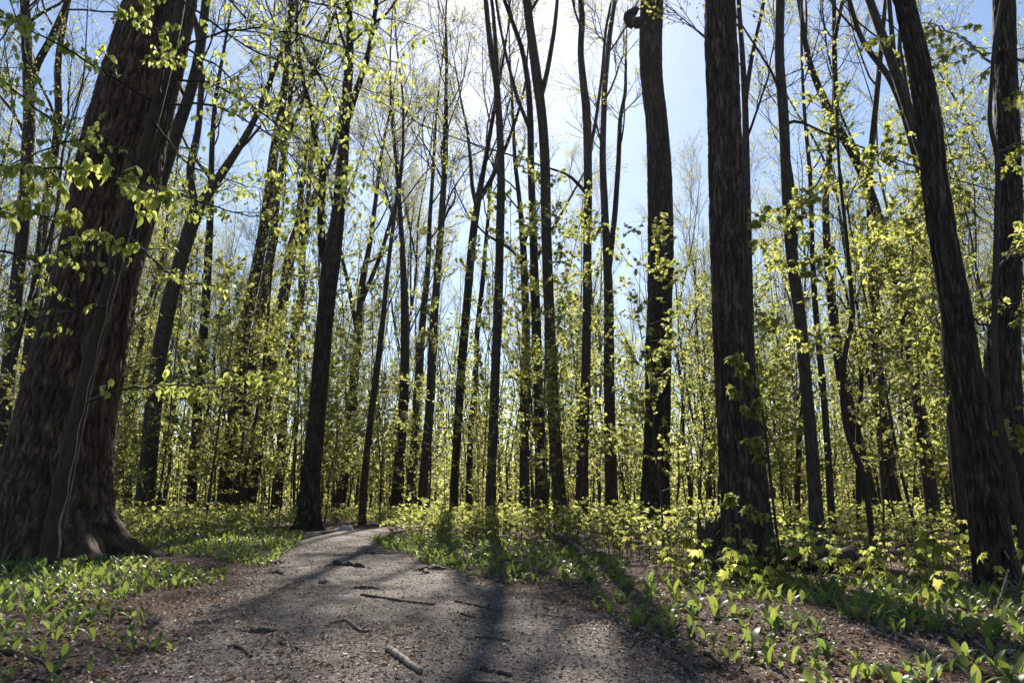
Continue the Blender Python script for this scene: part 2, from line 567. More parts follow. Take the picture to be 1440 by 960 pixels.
# ------------------------------------------------------------------ trunks
def trunk_mesh(P, R, sides, flare, rng, bark=0.0, freq=36.0, lobes=5, seed=0.0, spurs=()):
    """one swept trunk with root flare and furrowed bark relief; P local, base at index 0"""
    k = len(P)
    T = nrm(np.gradient(P, axis=0))
    A = nrm(np.cross(T, np.array([[0.02, 1.0, 0.03]])))
    B = np.cross(T, A)
    th = np.arange(sides) / sides * 2 * np.pi
    s = np.concatenate([[0], np.cumsum(np.linalg.norm(np.diff(P, axis=0), axis=1))])
    TH, S = np.meshgrid(th, s)
    R0 = np.repeat(R[:, None], sides, 1)
    relief = np.full(TH.shape, 0.5)
    r = R0.copy()
    if flare > 0:
        lob = 0.55 + 0.45 * np.cos(lobes * TH + seed + 1.3 * np.sin(TH * 2 + seed)) + 0.35 * np.cos(2 * TH + seed * 2)
        fz = np.exp(-S / (R[0] * 1.35)) * 0.75 + np.exp(-S / (R[0] * 0.45)) * 0.6
        r = r * (1 + flare * fz * (0.45 + 0.75 * np.clip(lob, 0, 2)))
    for t0_, amp, wd, hgt in spurs:      # root spurs: angle round the trunk (0 = -X, pi/2 = towards -Y), reach, width, height
        dt = np.abs((TH - t0_ + np.pi) % (2 * np.pi) - np.pi)
        sp = np.exp(-(dt / (wd * (1 + 0.8 * S))) ** 2)
        r = r * (1 + amp * sp * (0.65 * np.exp(-S / hgt) + 0.6 * np.exp(-S / (hgt * 0.28))))
    r = r * (1 + 0.06 * (vnoise(np.cos(TH) * 1.3 + seed, np.sin(TH) * 1.3, S * 1.1) - 0.5) * 2)
    if bark > 0:
        kf = freq * R[0] / (2 * np.pi) * 4.4
        cx, cy = np.cos(TH) * kf, np.sin(TH) * kf
        wz = S * freq * 0.12
        dis = 2.0 * (vnoise(cx * 0.5 + seed, cy * 0.5, wz * 1.1) - 0.5) + 0.7 * (vnoise(cx * 1.5 + 2, cy * 1.5 + seed, wz * 3) - 0.5)
        a = vnoise(cx + dis + seed * 3, cy + dis, wz)
        b = vnoise(cx * 2.1 + 7, cy * 2.1 + dis, wz * 2.0)
        c = vnoise(cx * 2.6 + 3, cy * 2.6, wz * 9)
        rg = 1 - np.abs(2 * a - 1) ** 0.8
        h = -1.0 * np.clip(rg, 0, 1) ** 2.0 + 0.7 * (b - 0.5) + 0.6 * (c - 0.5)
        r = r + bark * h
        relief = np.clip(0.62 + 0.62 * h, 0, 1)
    V = P[:, None, :] + r[..., None] * (A[:, None, :] * np.cos(TH)[..., None] + B[:, None, :] * np.sin(TH)[..., None])
    idx = np.arange(k * sides).reshape(k, sides)
    a = idx[:-1]; b = np.roll(a, -1, 1); c = idx[1:]; d = np.roll(c, -1, 1)
    F = np.stack([a, d_ := b, d, c], -1).reshape(-1, 4)
    return V.reshape(-1, 3), F, relief.ravel()


def crown_parts(strandP, strandR, rng, n1, n2, n3, l1, t0, leaf_n, leaf_size, ang1=0.75, trop=0.10, t1=0.98, wob=0.13):
    """limbs, branches and twigs growing from the given parents"""
    P1, R1 = sprout(strandP, strandR, n1, t0, t1, ang1, l1, 8, trop, wob, rng, 0.36, 0.0075, 0.55)
    P2, R2 = sprout(P1, R1, n2, 0.22, 1.0, 0.62, l1 * 0.48, 5, trop * 0.8, wob * 1.1, rng, 0.55, 0.0042, 0.45)
    P3, R3 = sprout(P2, R2, n3, 0.2, 1.0, 0.6, l1 * 0.24, 3, trop * 0.6, wob * 1.2, rng, 0.62, 0.0026, 0.35)
    wood = merge([tubes(P1, R1, 5), tubes(P2, R2, 3), tubes(P3, R3, 3)])
    fol = None
    if leaf_n > 0:
        pos = on_strands(P3, leaf_n, rng, 0.35, 1.02)
        pos = pos + 0.025 * rng.normal(size=pos.shape)
        sz = leaf_size * (0.6 + 0.8 * rng.rand(len(pos)))
        fol = leaves(KITE, pos, sz, leaf_frames(len(pos), rng, 0.5), rng)
    return wood, fol


TREE_SPOTS = []
LANDMARK = []


def hero_tree(name, label, d, pts, forks=(), cat='tree', mat='bark', H=20.0, t0=None, sides=18, bark=0.0, freq=36, flare=0.35,
              lobes=5, n=(9, 7, 8), l1=4.0, leaf_n=3, leaf_size=0.052, seed=0, zdense=None, ang1=0.7, side_low=0, group=None, lean_top=0.0,
              crown_z=None, nick=None, spurs=()):
    rng = np.random.RandomState(1000 + seed)
    W = [at(px, py, d) for px, py, w in pts]
    rad = [w * depth_of(p) / 960.0 / 2 for p, (_, _, w) in zip(W, pts)]
    base = W[0].copy()
    base[2] = float(ground_z(base[0], base[1]))
    TREE_SPOTS.append((base[0], base[1]))
    if nick: LANDMARK.append((base[0], base[1], nick))
    W[0][2] = base[2] - 0.12
    top = W[-1]
    dirv = nrm(W[-1] - W[-2])
    # carry the trunk on above the last measured point
    p, r = top.copy(), rad[-1]
    left = max(H - top[2], 2.0)
    steps = max(4, int(left / 1.6))
    for j in range(steps):
        dirv = nrm(dirv * 0.8 + np.array([lean_top, 0, 0.25]) + 0.07 * rng.normal(size=3))
        p = p + dirv * left / steps
        W.append(p.copy())
        rad.append(max(r * (1 - (j + 1) / steps) ** 0.7, 0.02))
    W = np.array(W) - base
    rad = np.array(rad)
    root = thing(name, label, cat, base, group=group)
    P, R = resample(W, rad, 60)
    # finer rings low down where the trunk is close to the eye
    s = np.concatenate([[0], np.cumsum(np.linalg.norm(np.diff(P, axis=0), axis=1))])
    if zdense:
        top_s, stp = zdense
        t = np.concatenate([np.arange(0, top_s, stp), np.linspace(top_s, s[-1], 40)])
    else:
        t = np.concatenate([np.linspace(0, 1.0, 10)[:-1], np.linspace(1.0, s[-1], 56)])
    PP = np.stack([np.interp(t, s, P[:, i]) for i in range(3)], 1)
    RR = np.interp(t, s, R)
    if not zdense:
        PP[1:-1] += 0.0
    V, F, RL = trunk_mesh(PP, RR, sides, flare, rng, bark, freq, lobes, seed * 0.7, spurs)
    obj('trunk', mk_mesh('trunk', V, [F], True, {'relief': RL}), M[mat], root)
    par = [(P, R)]
    for fk in forks:
        fw = np.array([at(px, py, d + (q[0] if q else 0)) for px, py, w, *q in fk]) - base
        fr = [w * depth_of(x + base) / 960.0 / 2 for x, (_, _, w, *q) in zip(fw, fk)]
        dv = nrm(fw[-1] - fw[-2])
        p, r = fw[-1].copy(), fr[-1]
        ext = 2.2 + 2.0 * rng.rand()
        fw = list(fw); fr = list(fr)
        for j in range(4):
            dv = nrm(dv + np.array([0, 0, 0.2]) + 0.12 * rng.normal(size=3))
            p = p + dv * ext / 4
            fw.append(p.copy()); fr.append(max(0.008, r * (1 - (j + 1) / 4.3)))
        fp, frr = resample(fw, fr, 60)
        v, f = tubes(fp[None, ::2], frr[None, ::2], 9)
        v = v + 0.0
        obj('limb', mk_mesh('limb', v, [f]), M[mat], root)
        par.append((fp, frr))
    hz = P[:, 2]
    if crown_z is not None:
        t0 = float(np.interp(crown_z, hz, np.linspace(0, 1, len(hz))))
    if t0 is None:
        t0 = 0.5
    wood, fol = crown_parts(P[None], R[None], rng, n[0], n[1], n[2], l1, t0, leaf_n, leaf_size, ang1)
    woods = [(wood[0], wood[1][0])]
    fols = [fol] if fol else []
    for fp, frr in par[1:]:
        w2, f2 = crown_parts(fp[None], frr[None], rng, max(4, n[0] // 2), n[1] - 1, n[2] - 1, l1 * 0.6, 0.3, leaf_n, leaf_size, ang1)
        woods.append((w2[0], w2[1][0]))
        if f2: fols.append(f2)
    V, Fs = merge(woods)
    cr = obj('crown', mk_mesh('crown', V, Fs), M['twig'], root)
    if fols:
        off, vs, fs, ts = 0, [], [], []
        for v, f, t in fols:
            vs.append(v); fs.append(f + off); ts.append(t); off += len(v)
        fo = obj('foliage', mk_mesh('foliage', np.concatenate(vs), [np.concatenate(fs)], False, {'tint': np.concatenate(ts)}), M['crown'], cr)
        fo['kind'] = 'stuff'
    return root, base, P, R


# --- near and middle trees, each one measured
big, big_base, bigP, bigR = hero_tree('big_tree', 'huge old trunk with furrowed bark and flaring roots beside the leek patch', 6.5,
    [(76, 786, 136), (78, 710, 130), (83, 655, 126), (92, 600, 121), (118, 480, 111), (146, 350, 104), (176, 200, 104), (203, 100, 97), (230, 0, 88)],
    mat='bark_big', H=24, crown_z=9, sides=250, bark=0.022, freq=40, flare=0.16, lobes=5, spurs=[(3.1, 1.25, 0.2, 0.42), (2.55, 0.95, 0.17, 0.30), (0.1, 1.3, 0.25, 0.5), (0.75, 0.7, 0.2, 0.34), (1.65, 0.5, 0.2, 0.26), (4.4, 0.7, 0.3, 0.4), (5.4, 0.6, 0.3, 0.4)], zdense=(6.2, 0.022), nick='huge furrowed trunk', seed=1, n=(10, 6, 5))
hero_tree('forked_tree', 'dark trunk leaning out from behind the huge furrowed trunk', 8.6,
    [(105, 762, 40), (132, 600, 34), (164, 450, 31), (194, 340, 29), (226, 238, 26), (252, 178, 15), (272, 120, 14), (284, 60, 13), (290, 0, 11)],
    [[(226, 245, 18), (236, 170, 14), (246, 80, 12), (250, 10, 10)]], H=18, crown_z=5.5, nick='trunk leaning behind the huge one', seed=2, n=(9, 6, 5), l1=3)
hero_tree('woodland_tree', 'thicker of two slim wavy trunks to the far side of the huge trunk', 12.5,
    [(-22, 742, 24), (6, 590, 20), (20, 440, 18), (34, 310, 16), (42, 160, 15), (38, 60, 13), (35, 0, 12)],
    [[(41, 130, 11), (52, 90, 10), (72, 55, 9), (94, 5, 7)]], H=19, crown_z=7, seed=3)
hero_tree('woodland_tree', 'thinner of two slim wavy trunks to the far side of the huge trunk', 13.5,
    [(8, 738, 18), (30, 590, 15), (48, 420, 13), (64, 295, 12), (84, 170, 10), (80, 90, 9), (92, 20, 7)], H=18, crown_z=6, nick='slim wavy pair', seed=4, n=(10, 6, 5))
hero_tree('woodland_tree', 'dark trunk splitting into two wide limbs behind the yellow undergrowth past the huge trunk', 13.7,
    [(200, 738, 26), (208, 660, 23), (221, 514, 21), (240, 415, 20), (256, 360, 19), (275, 296, 19), (291, 276, 14), (312, 244, 12), (336, 208, 10), (358, 170, 8)],
    [[(276, 298, 14), (269, 270, 12), (267, 235, 11), (279, 184, 9), (284, 110, 8)]], H=15, crown_z=6.5, nick='two limbed trunk', seed=5, l1=3.4)
hero_tree('woodland_tree', 'taller pale edged trunk of the close pair beyond the leafy gap', 17,
    [(313, 727, 22), (320, 652, 19), (327, 607, 18), (335, 532, 17), (343, 465, 17), (354, 410, 16), (369, 337, 15), (380, 262, 14), (385, 210, 12), (395, 165, 11), (402, 110, 9), (407, 50, 8)],
    [[(385, 215, 8), (410, 180, 7), (430, 130, 6), (455, 60, 5)]], H=22, crown_z=9, leaf_n=4, nick='close pair of trunks', seed=6, l1=4)
hero_tree('woodland_tree', 'darker partner trunk of the close pair beyond the leafy gap', 19,
    [(326, 724, 18), (339, 630, 16), (347, 570, 15), (357, 495, 15), (370, 415, 14), (383, 345, 12), (388, 285, 10), (399, 221, 9), (405, 170, 7), (412, 100, 5)], H=20, crown_z=9, leaf_n=4, seed=7, l1=3.6)
hero_tree('woodland_tree', 'dark trunk bending towards the tree at the path bend', 20,
    [(346, 722, 20), (362, 625, 19), (377, 544, 18), (386, 480, 18), (400, 412, 16), (405, 371, 15), (418, 320, 13), (432, 300, 11), (446, 270, 9)],
    [[(417, 322, 9), (422, 285, 8), (427, 240, 6)]], H=16, crown_z=8.5, leaf_n=4, nick='bending trunk', seed=8, l1=3.4)
hero_tree('woodland_tree', 'slim grey trunk with a kink standing behind the tree at the path bend', 25,
    [(390, 715, 13), (399, 570, 12), (403, 514, 12), (418, 457, 11), (425, 405, 10), (425, 352, 9), (431, 315, 7)], H=19, crown_z=9, nick='kinked grey trunk', seed=9, l1=3.6)
hero_tree('path_tree', 'tall dark tree with spread roots standing at the edge of the path bend', 12.8,
    [(434, 741, 32), (438, 660, 27), (447, 570, 24), (453, 495, 24), (459, 430, 23), (465, 372, 26), (473, 322, 21), (477, 285, 19), (481, 236, 17), (485, 172, 14), (490, 116, 12), (493, 60, 10), (490, 0, 9)],
    [[(464, 385, 14), (453, 360, 12), (451, 304, 11), (455, 240, 10), (446, 210, 9), (440, 165, 8), (427, 116, 6)],
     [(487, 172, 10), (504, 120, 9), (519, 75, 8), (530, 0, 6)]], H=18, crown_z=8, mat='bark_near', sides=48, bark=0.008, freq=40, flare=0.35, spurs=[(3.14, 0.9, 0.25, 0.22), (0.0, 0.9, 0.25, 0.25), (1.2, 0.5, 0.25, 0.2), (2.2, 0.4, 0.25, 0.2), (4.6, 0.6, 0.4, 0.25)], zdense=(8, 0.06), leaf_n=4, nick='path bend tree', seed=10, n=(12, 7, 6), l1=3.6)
hero_tree('woodland_tree', 'slim tree whose limbs open in a fan beyond the path', 20,
    [(476, 722, 15), (487, 647, 13), (493, 593, 13), (498, 527, 12), (503, 470, 11), (510, 390, 9), (520, 345, 7)],
    [[(503, 472, 7), (492, 410, 6), (478, 350, 5), (470, 300, 4)], [(506, 430, 7), (535, 360, 6), (555, 290, 5)]], H=15, crown_z=7, nick='fan limbed tree', seed=11, l1=3.2)
hero_tree('woodland_tree', 'thin bare trunk standing right where the path disappears', 15,
    [(509, 733, 12), (512, 673, 10), (520, 600, 9), (527, 543, 9), (537, 465, 8), (545, 380, 6), (555, 300, 5)], H=13, crown_z=6, nick='thin trunk at the path end', seed=12, l1=2.4, n=(9, 6, 5))
hero_tree('woodland_tree', 'straight grey trunk behind the bushes at the inner bend of the path', 19,
    [(554, 727, 16), (560, 660, 14), (567, 593, 13), (569, 527, 13), (570, 455, 12), (566, 350, 8), (562, 290, 6)], H=16, crown_z=8, nick='straight grey trunk', seed=13, l1=3.2)
hero_tree('woodland_tree', 'leaf speckled trunk between two straight grey ones behind the bushes', 22,
    [(575, 722, 14), (583, 627, 12), (588, 543, 12), (594, 455, 10), (602, 375, 8), (604, 310, 6)], H=17, crown_z=9, seed=14, l1=3.2)
hero_tree('woodland_tree', 'tall feathery topped tree with a straight leader and upswept twigs', 15.5,
    [(593, 737, 16), (597, 660, 14), (603, 593, 13), (606, 543, 13), (609, 460, 12), (613, 413, 11), (618, 350, 10), (622, 287, 9), (626, 233, 8), (627, 183, 6), (628, 120, 5), (628, 60, 4)],
    H=14.5, crown_z=6.5, nick='feathery topped tree', seed=15, l1=3.0, ang1=0.5, n=(14, 7, 5))
hero_tree('woodland_tree', 'grey trunk opening into a broom of limbs high above the bushes', 15,
    [(637, 737, 14), (640, 660, 12), (645, 577, 12), (648, 527, 12), (654, 460, 12), (662, 360, 11), (667, 313, 11), (673, 276, 10), (680, 240, 7), (690, 183, 6)],
    [[(671, 290, 8), (664, 265, 6), (662, 227, 5), (657, 180, 4)], [(672, 282, 9), (686, 262, 7), (700, 233, 6), (717, 193, 5), (730, 155, 4), (740, 113, 3)]], H=13, crown_z=8, nick='broom limbed tree', seed=16, l1=2.4)
hero_tree('woodland_tree', 'very thin crooked trunk next to the broom limbed tree', 19,
    [(659, 731, 10), (660, 660, 8), (662, 593, 8), (669, 540, 7), (671, 460, 7), (677, 413, 7), (682, 357, 6), (687, 300, 5), (690, 260, 4)], H=14, crown_z=8, seed=17, l1=2.2, n=(8, 5, 4))
hero_tree('pole_tree', 'dead straight slender pole trunk rising unbranched from the yellow bushes', 11,
    [(687, 752, 16), (690, 690, 14), (694, 593, 13), (697, 510, 13), (701, 417, 13), (703, 333, 12), (705, 250, 11), (703, 183, 10), (699, 120, 9), (688, 55, 8), (683, 0, 7)],
    [[(700, 130, 7), (697, 60, 6), (692, 0, 5)]], H=16, crown_z=9.4, nick='straight pole trunk', seed=18, l1=2.6)
hero_tree('woodland_tree', 'low branching tree with a bent bare limb reaching over the bushes', 19,
    [(738, 725, 16), (737, 627, 13), (738, 527, 13), (740, 460, 12), (738, 413, 11), (737, 367, 10), (735, 333, 9), (732, 295, 7)],
    [[(736, 372, 6), (722, 352, 6), (707, 343, 5), (683, 330, 3)], [(737, 400, 6), (752, 370, 6), (766, 340, 5), (790, 300, 4)]], H=15, crown_z=7.5, nick='bent bare limb tree', seed=19, l1=3.0)
hero_tree('woodland_tree', 'slim trunk almost touching the taller one that forks overhead', 12.5,
    [(761, 743, 18), (759, 627, 14), (756, 527, 14), (754, 460, 14), (752, 413, 13), (750, 333, 11), (747, 250, 10), (746, 167, 9), (743, 117, 8), (735, 70, 7), (722, 35, 6)],
    [[(744, 180, 6), (728, 140, 5), (712, 80, 4), (700, 20, 4)]], H=15, crown_z=9.5, seed=20, l1=2.6)
hero_tree('woodland_tree', 'tall smooth trunk leaning into the sun glare and forking overhead', 11.2,
    [(792, 746, 26), (787, 700, 20), (783, 660, 18), (778, 577, 16), (774, 480, 15), (771, 413, 15), (768, 317, 14), (767, 233, 14), (763, 167, 14), (755, 110, 14), (749, 65, 13), (740, 0, 12)],
    [[(761, 135, 8), (770, 100, 7), (780, 40, 6), (784, 0, 5)]], H=17, crown_z=9.2, nick='smooth forking trunk', seed=21, l1=2.6, mat='bark_smooth')
hero_tree('woodland_tree', 'dark trunk with a swollen knot and a zigzag top among the bushes', 11.6,
    [(816, 746, 20), (819, 660, 17), (818, 606, 17), (823, 570, 14), (825, 460, 13), (826, 413, 13), (826, 333, 12), (827, 250, 12), (826, 167, 12), (819, 105, 10), (815, 65, 9), (820, 35, 9), (817, 0, 8)],
    [[(827, 275, 5), (812, 258, 5), (800, 245, 4), (776, 238, 3)], [(828, 220, 6), (838, 170, 5), (846, 110, 4), (852, 40, 4)]], H=17, crown_z=9, nick='knotted trunk', seed=22, l1=2.8)
hero_tree('woodland_tree', 'leaf hidden trunk forking in two beside the broken topped tree', 14,
    [(861, 739, 20), (858, 627, 17), (857, 560, 16), (856, 493, 15), (857, 435, 14), (852, 325, 11), (847, 225, 9), (850, 125, 8), (857, 50, 7), (865, 0, 6)],
    [[(856, 380, 9), (865, 300, 8), (870, 225, 7), (872, 165, 6), (880, 130, 5)]], H=18, crown_z=7, nick='leaf hidden fork', seed=23, l1=3.0)
snag, snag_base, snP, snR = hero_tree('broken_tree', 'thick furrowed trunk with a knobbly broken limb stub near its top', 10.8,
    [(920, 748, 46), (921, 690, 40), (923, 627, 38), (925, 560, 36), (927, 450, 36), (930, 350, 36), (928, 250, 35), (924, 175, 31), (916, 110, 31), (915, 60, 32), (917, 0, 32)],
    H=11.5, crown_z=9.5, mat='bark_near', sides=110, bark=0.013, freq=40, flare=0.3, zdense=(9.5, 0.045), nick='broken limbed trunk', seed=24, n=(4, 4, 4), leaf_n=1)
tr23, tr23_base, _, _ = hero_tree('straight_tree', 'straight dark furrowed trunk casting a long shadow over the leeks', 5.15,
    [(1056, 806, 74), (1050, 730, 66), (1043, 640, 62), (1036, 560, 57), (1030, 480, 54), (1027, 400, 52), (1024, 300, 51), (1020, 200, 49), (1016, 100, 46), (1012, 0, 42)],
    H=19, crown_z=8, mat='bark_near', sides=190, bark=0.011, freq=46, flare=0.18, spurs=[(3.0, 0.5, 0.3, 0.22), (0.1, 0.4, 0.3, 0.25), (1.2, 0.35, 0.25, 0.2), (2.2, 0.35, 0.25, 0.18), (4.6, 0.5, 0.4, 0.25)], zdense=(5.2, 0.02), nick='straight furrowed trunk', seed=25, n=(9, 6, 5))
hero_tree('woodland_tree', 'slim trunk hidden close behind the straight furrowed trunk', 9,
    [(1064, 757, 14), (1058, 600, 12), (1053, 400, 11), (1050, 250, 10), (1048, 150, 9), (1043, 60, 7), (1038, 0, 6)],
    [[(1048, 145, 7), (1056, 85, 6), (1066, 40, 5), (1075, 0, 5)]], H=13, crown_z=5.2, seed=26, l1=2.2)
hero_tree('woodland_tree', 'slender leaning trunk with a crooked middle beyond the fallen log', 7.6,
    [(1151, 769, 24), (1147, 711, 19), (1140, 607, 17), (1130, 503, 16), (1124, 430, 16), (1117, 395, 16), (1110, 325, 15), (1105, 250, 14), (1102, 155, 14), (1095, 85, 13), (1097, 0, 12)],
    [[(1103, 175, 5), (1120, 165, 4), (1138, 178, 3)], [(1103, 150, 6), (1090, 110, 4), (1072, 80, 3)]], H=15, crown_z=9, nick='crooked slender trunk', seed=27, l1=2.6, n=(6, 5, 4), leaf_n=1)
hero_tree('woodland_tree', 'strongly leaning tree whose forked limbs cross the blue sky', 10.5,
    [(1316, 750, 20), (1296, 600, 17), (1280, 480, 16), (1262, 390, 15), (1240, 320, 14), (1220, 260, 13), (1200, 215, 12), (1180, 185, 12), (1160, 145, 10), (1136, 85, 8), (1126, 15, 6)],
    [[(1176, 175, 8), (1175, 115, 7), (1172, 65, 6), (1182, 15, 5)]], H=12, crown_z=8, nick='strongly leaning tree', seed=28, l1=2.4, n=(6, 5, 4), leaf_n=1)
hero_tree('woodland_tree', 'crooked dark trunk partly behind the leafy trunk by the maple sprays', 9,
    [(1352, 765, 22), (1340, 600, 18), (1326, 400, 16), (1305, 280, 14), (1295, 240, 13), (1280, 185, 12), (1264, 130, 11), (1246, 100, 8), (1212, 62, 7), (1196, 8, 6)],
    [[(1266, 140, 8), (1256, 70, 7), (1250, 0, 6)], [(1270, 150, 7), (1264, 80, 6), (1268, 10, 5)]], H=11, crown_z=7, seed=29, l1=2.2, n=(6, 5, 4), leaf_n=1)
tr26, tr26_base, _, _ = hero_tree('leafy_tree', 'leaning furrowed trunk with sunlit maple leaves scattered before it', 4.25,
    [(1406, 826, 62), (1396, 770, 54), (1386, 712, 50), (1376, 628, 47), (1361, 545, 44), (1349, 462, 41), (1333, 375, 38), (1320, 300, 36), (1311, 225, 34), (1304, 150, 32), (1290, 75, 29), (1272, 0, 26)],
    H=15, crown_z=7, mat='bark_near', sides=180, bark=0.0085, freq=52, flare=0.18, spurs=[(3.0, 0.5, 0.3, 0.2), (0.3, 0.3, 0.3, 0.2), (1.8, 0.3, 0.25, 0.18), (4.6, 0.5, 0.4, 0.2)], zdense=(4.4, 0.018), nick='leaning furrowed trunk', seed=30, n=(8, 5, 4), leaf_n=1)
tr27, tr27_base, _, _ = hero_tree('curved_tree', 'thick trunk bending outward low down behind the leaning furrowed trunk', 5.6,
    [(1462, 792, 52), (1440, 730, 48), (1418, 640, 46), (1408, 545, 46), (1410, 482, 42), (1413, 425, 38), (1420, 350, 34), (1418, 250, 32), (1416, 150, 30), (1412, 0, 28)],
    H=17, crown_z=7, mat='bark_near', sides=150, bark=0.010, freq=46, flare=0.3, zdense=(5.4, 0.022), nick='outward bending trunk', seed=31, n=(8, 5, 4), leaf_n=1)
hero_tree('woodland_tree', 'slanting dark trunk in the undergrowth behind the curved sapling', 12,
    [(1232, 740, 22), (1219, 678, 20), (1207, 628, 18), (1194, 580, 17), (1182, 520, 15), (1172, 450, 13), (1164, 370, 11), (1160, 280, 9)], H=14, crown_z=6, nick='slanting dark trunk', seed=32, l1=2.6, n=(6, 5, 4), leaf_n=1)
hero_tree('woodland_tree', 'straight shadowy trunk deep behind the maple sprays', 13,
    [(1252, 737, 20), (1246, 660, 18), (1240, 600, 17), (1236, 545, 16), (1230, 440, 14), (1226, 340, 12), (1222, 240, 9)], H=15, crown_z=6.5, nick='shadowy straight trunk', seed=33, l1=2.8, n=(6, 5, 4), leaf_n=1)
hero_tree('woodland_tree', 'thin dark trunk just beyond the end of the fallen log', 9.5,
    [(1171, 757, 12), (1168, 700, 10), (1161, 587, 9), (1155, 520, 9), (1147, 440, 8), (1142, 360, 7), (1140, 250, 6)], H=10, crown_z=4.5, seed=34, l1=1.8, n=(8, 5, 4), leaf_n=1)
hero_tree('woodland_tree', 'dark trunk peeping out beside the leaning furrowed trunk near the ground', 7.5,
    [(1366, 770, 28), (1356, 700, 24), (1347, 628, 22), (1338, 520, 20), (1330, 400, 18), (1326, 300, 16)], H=13, crown_z=5, seed=35, l1=2.2, n=(6, 5, 4), leaf_n=1)
hero_tree('woodland_tree', 'slim dark trunk between the undergrowth and the huge furrowed trunk', 17,
    [(268, 724, 15), (276, 600, 13), (286, 480, 12), (292, 380, 11), (296, 300, 9), (298, 200, 7)], H=16, crown_z=7, nick='slim dark trunk', seed=36, l1=3)

# the broken limb stub and burl on the thick trunk
zb = at(895, 28, 10.8) - snag_base
stub = np.array([zb + [0.12, 0, -0.05], zb + [-0.10, 0, -0.08], zb + [-0.16, -0.02, 0.05], zb + [-0.06, 0, 0.14], zb + [0.02, 0, 0.24]])
sp_, sr_ = resample(stub, [0.10, 0.105, 0.10, 0.085, 0.05], 14)
v, f = tubes(sp_[None], sr_[None], 12)
v = v + 0.02 * (vnoise(v[:, 0] * 14, v[:, 1] * 14, v[:, 2] * 14)[:, None] - 0.5)
obj('limb_stub', mk_mesh('limb_stub', v, [f, np.arange(len(v) - 12, len(v))[None]]), M['bark'], snag)

# ------------------------------------------------------------------ leafy slim tree in front of the huge trunk
def leaf_mesh(name, tmpl, mat):
    V, F_ = tmpl
    me = mk_mesh(name, V, [F_], True)
    me.materials.append(mat)
    return me


BEECH_TMPL = (np.array([[0, 0, 0], [.12, .08, .03], [.25, .24, .07], [.31, .44, .08], [.27, .64, .05], [.15, .86, -.02], [0, 1.12, -.14],
                        [-.15, .86, -.02], [-.27, .64, .05], [-.31, .44, .08], [-.25, .24, .07], [-.12, .08, .03],
                        [0, .24, .0], [0, .44, .0], [0, .64, -.02], [0, .86, -.07]]),
              np.array([[0, 1, 12], [1, 2, 12], [2, 3, 13], [2, 13, 12], [3, 4, 14], [3, 14, 13], [4, 5, 15], [4, 15, 14], [5, 6, 15],
                        [0, 12, 11], [11, 12, 10], [10, 13, 9], [10, 12, 13], [9, 14, 8], [9, 13, 14], [8, 15, 7], [8, 14, 15], [7, 15, 6]]))
me_beech = leaf_mesh('beech_leaf', BEECH_TMPL, M['beech'])
me_maple = leaf_mesh('maple_leaf', MAPLE_HI, M['maple'])


def place_leaf(me, parent, pos, size, fr, i):
    from mathutils import Matrix
    x, y, z = fr[0][i], fr[1][i], fr[2][i]
    o = bpy.data.objects.new('leaf', me)
    col.objects.link(o)
    o.parent = parent
    o.matrix_local = Matrix([[x[0] * size, y[0] * size, z[0] * size, pos[0]], [x[1] * size, y[1] * size, z[1] * size, pos[1]],
                             [x[2] * size, y[2] * size, z[2] * size, pos[2]], [0, 0, 0, 1]])
    return o


def spray(root, base, pts, r0, rng, me, stuff_mat, tmpl, nside=7, ltw=0.45, per=3, size=0.075, singles=40, droop=1.0, flat=0.25, tw_t0=0.15, trop=-0.03):
    """a leafy branch: bough, side twigs, leaves (the largest ones single)"""
    W = np.array([at(px, py, d) for px, py, d in pts]) - base
    bp, br = resample(W, np.linspace(r0, 0.003, len(W)), 24)
    bp[1:-1] += 0.006 * rng.normal(size=(22, 3))
    P2, R2 = sprout(bp[None], br[None], nside, tw_t0, 1.0, 0.75, ltw, 6, trop, 0.12, rng, 0.5, 0.0022, 0.3)
    P2[:, :, 2] = P2[:, :1, 2] + (P2[:, :, 2] - P2[:, :1, 2]) * flat
    P3, R3 = sprout(P2, R2, 2, 0.3, 0.9, 0.7, ltw * 0.45, 4, trop, 0.12, rng, 0.6, 0.0016, 0.3)
    V, Fs = merge([tubes(bp[None], br[None], 7), tubes(P2, R2, 4), tubes(P3, R3, 3)])
    b = obj('branch', mk_mesh('branch', V, Fs), M['twig'], root)
    pos = np.concatenate([on_strands(P2, per + 1, rng, 0.25, 1.0), on_strands(P3, per, rng, 0.2, 1.0)])
    rng.shuffle(pos)
    n = len(pos)
    fr = leaf_frames(n, rng, droop, 1.0)
    sz = size * (0.5 + 0.85 * rng.rand(n))
    m = min(singles, n)
    for i in range(m):
        place_leaf(me, b, pos[i], sz[i], fr, i)
    if n > m:
        v, f, t = leaves(tmpl, pos[m:], sz[m:], tuple(a[m:] for a in fr), rng)
        fo = obj('foliage', mk_mesh('foliage', v, [f], True, {'tint': t}), stuff_mat, b)
        fo['kind'] = 'stuff'
    return b


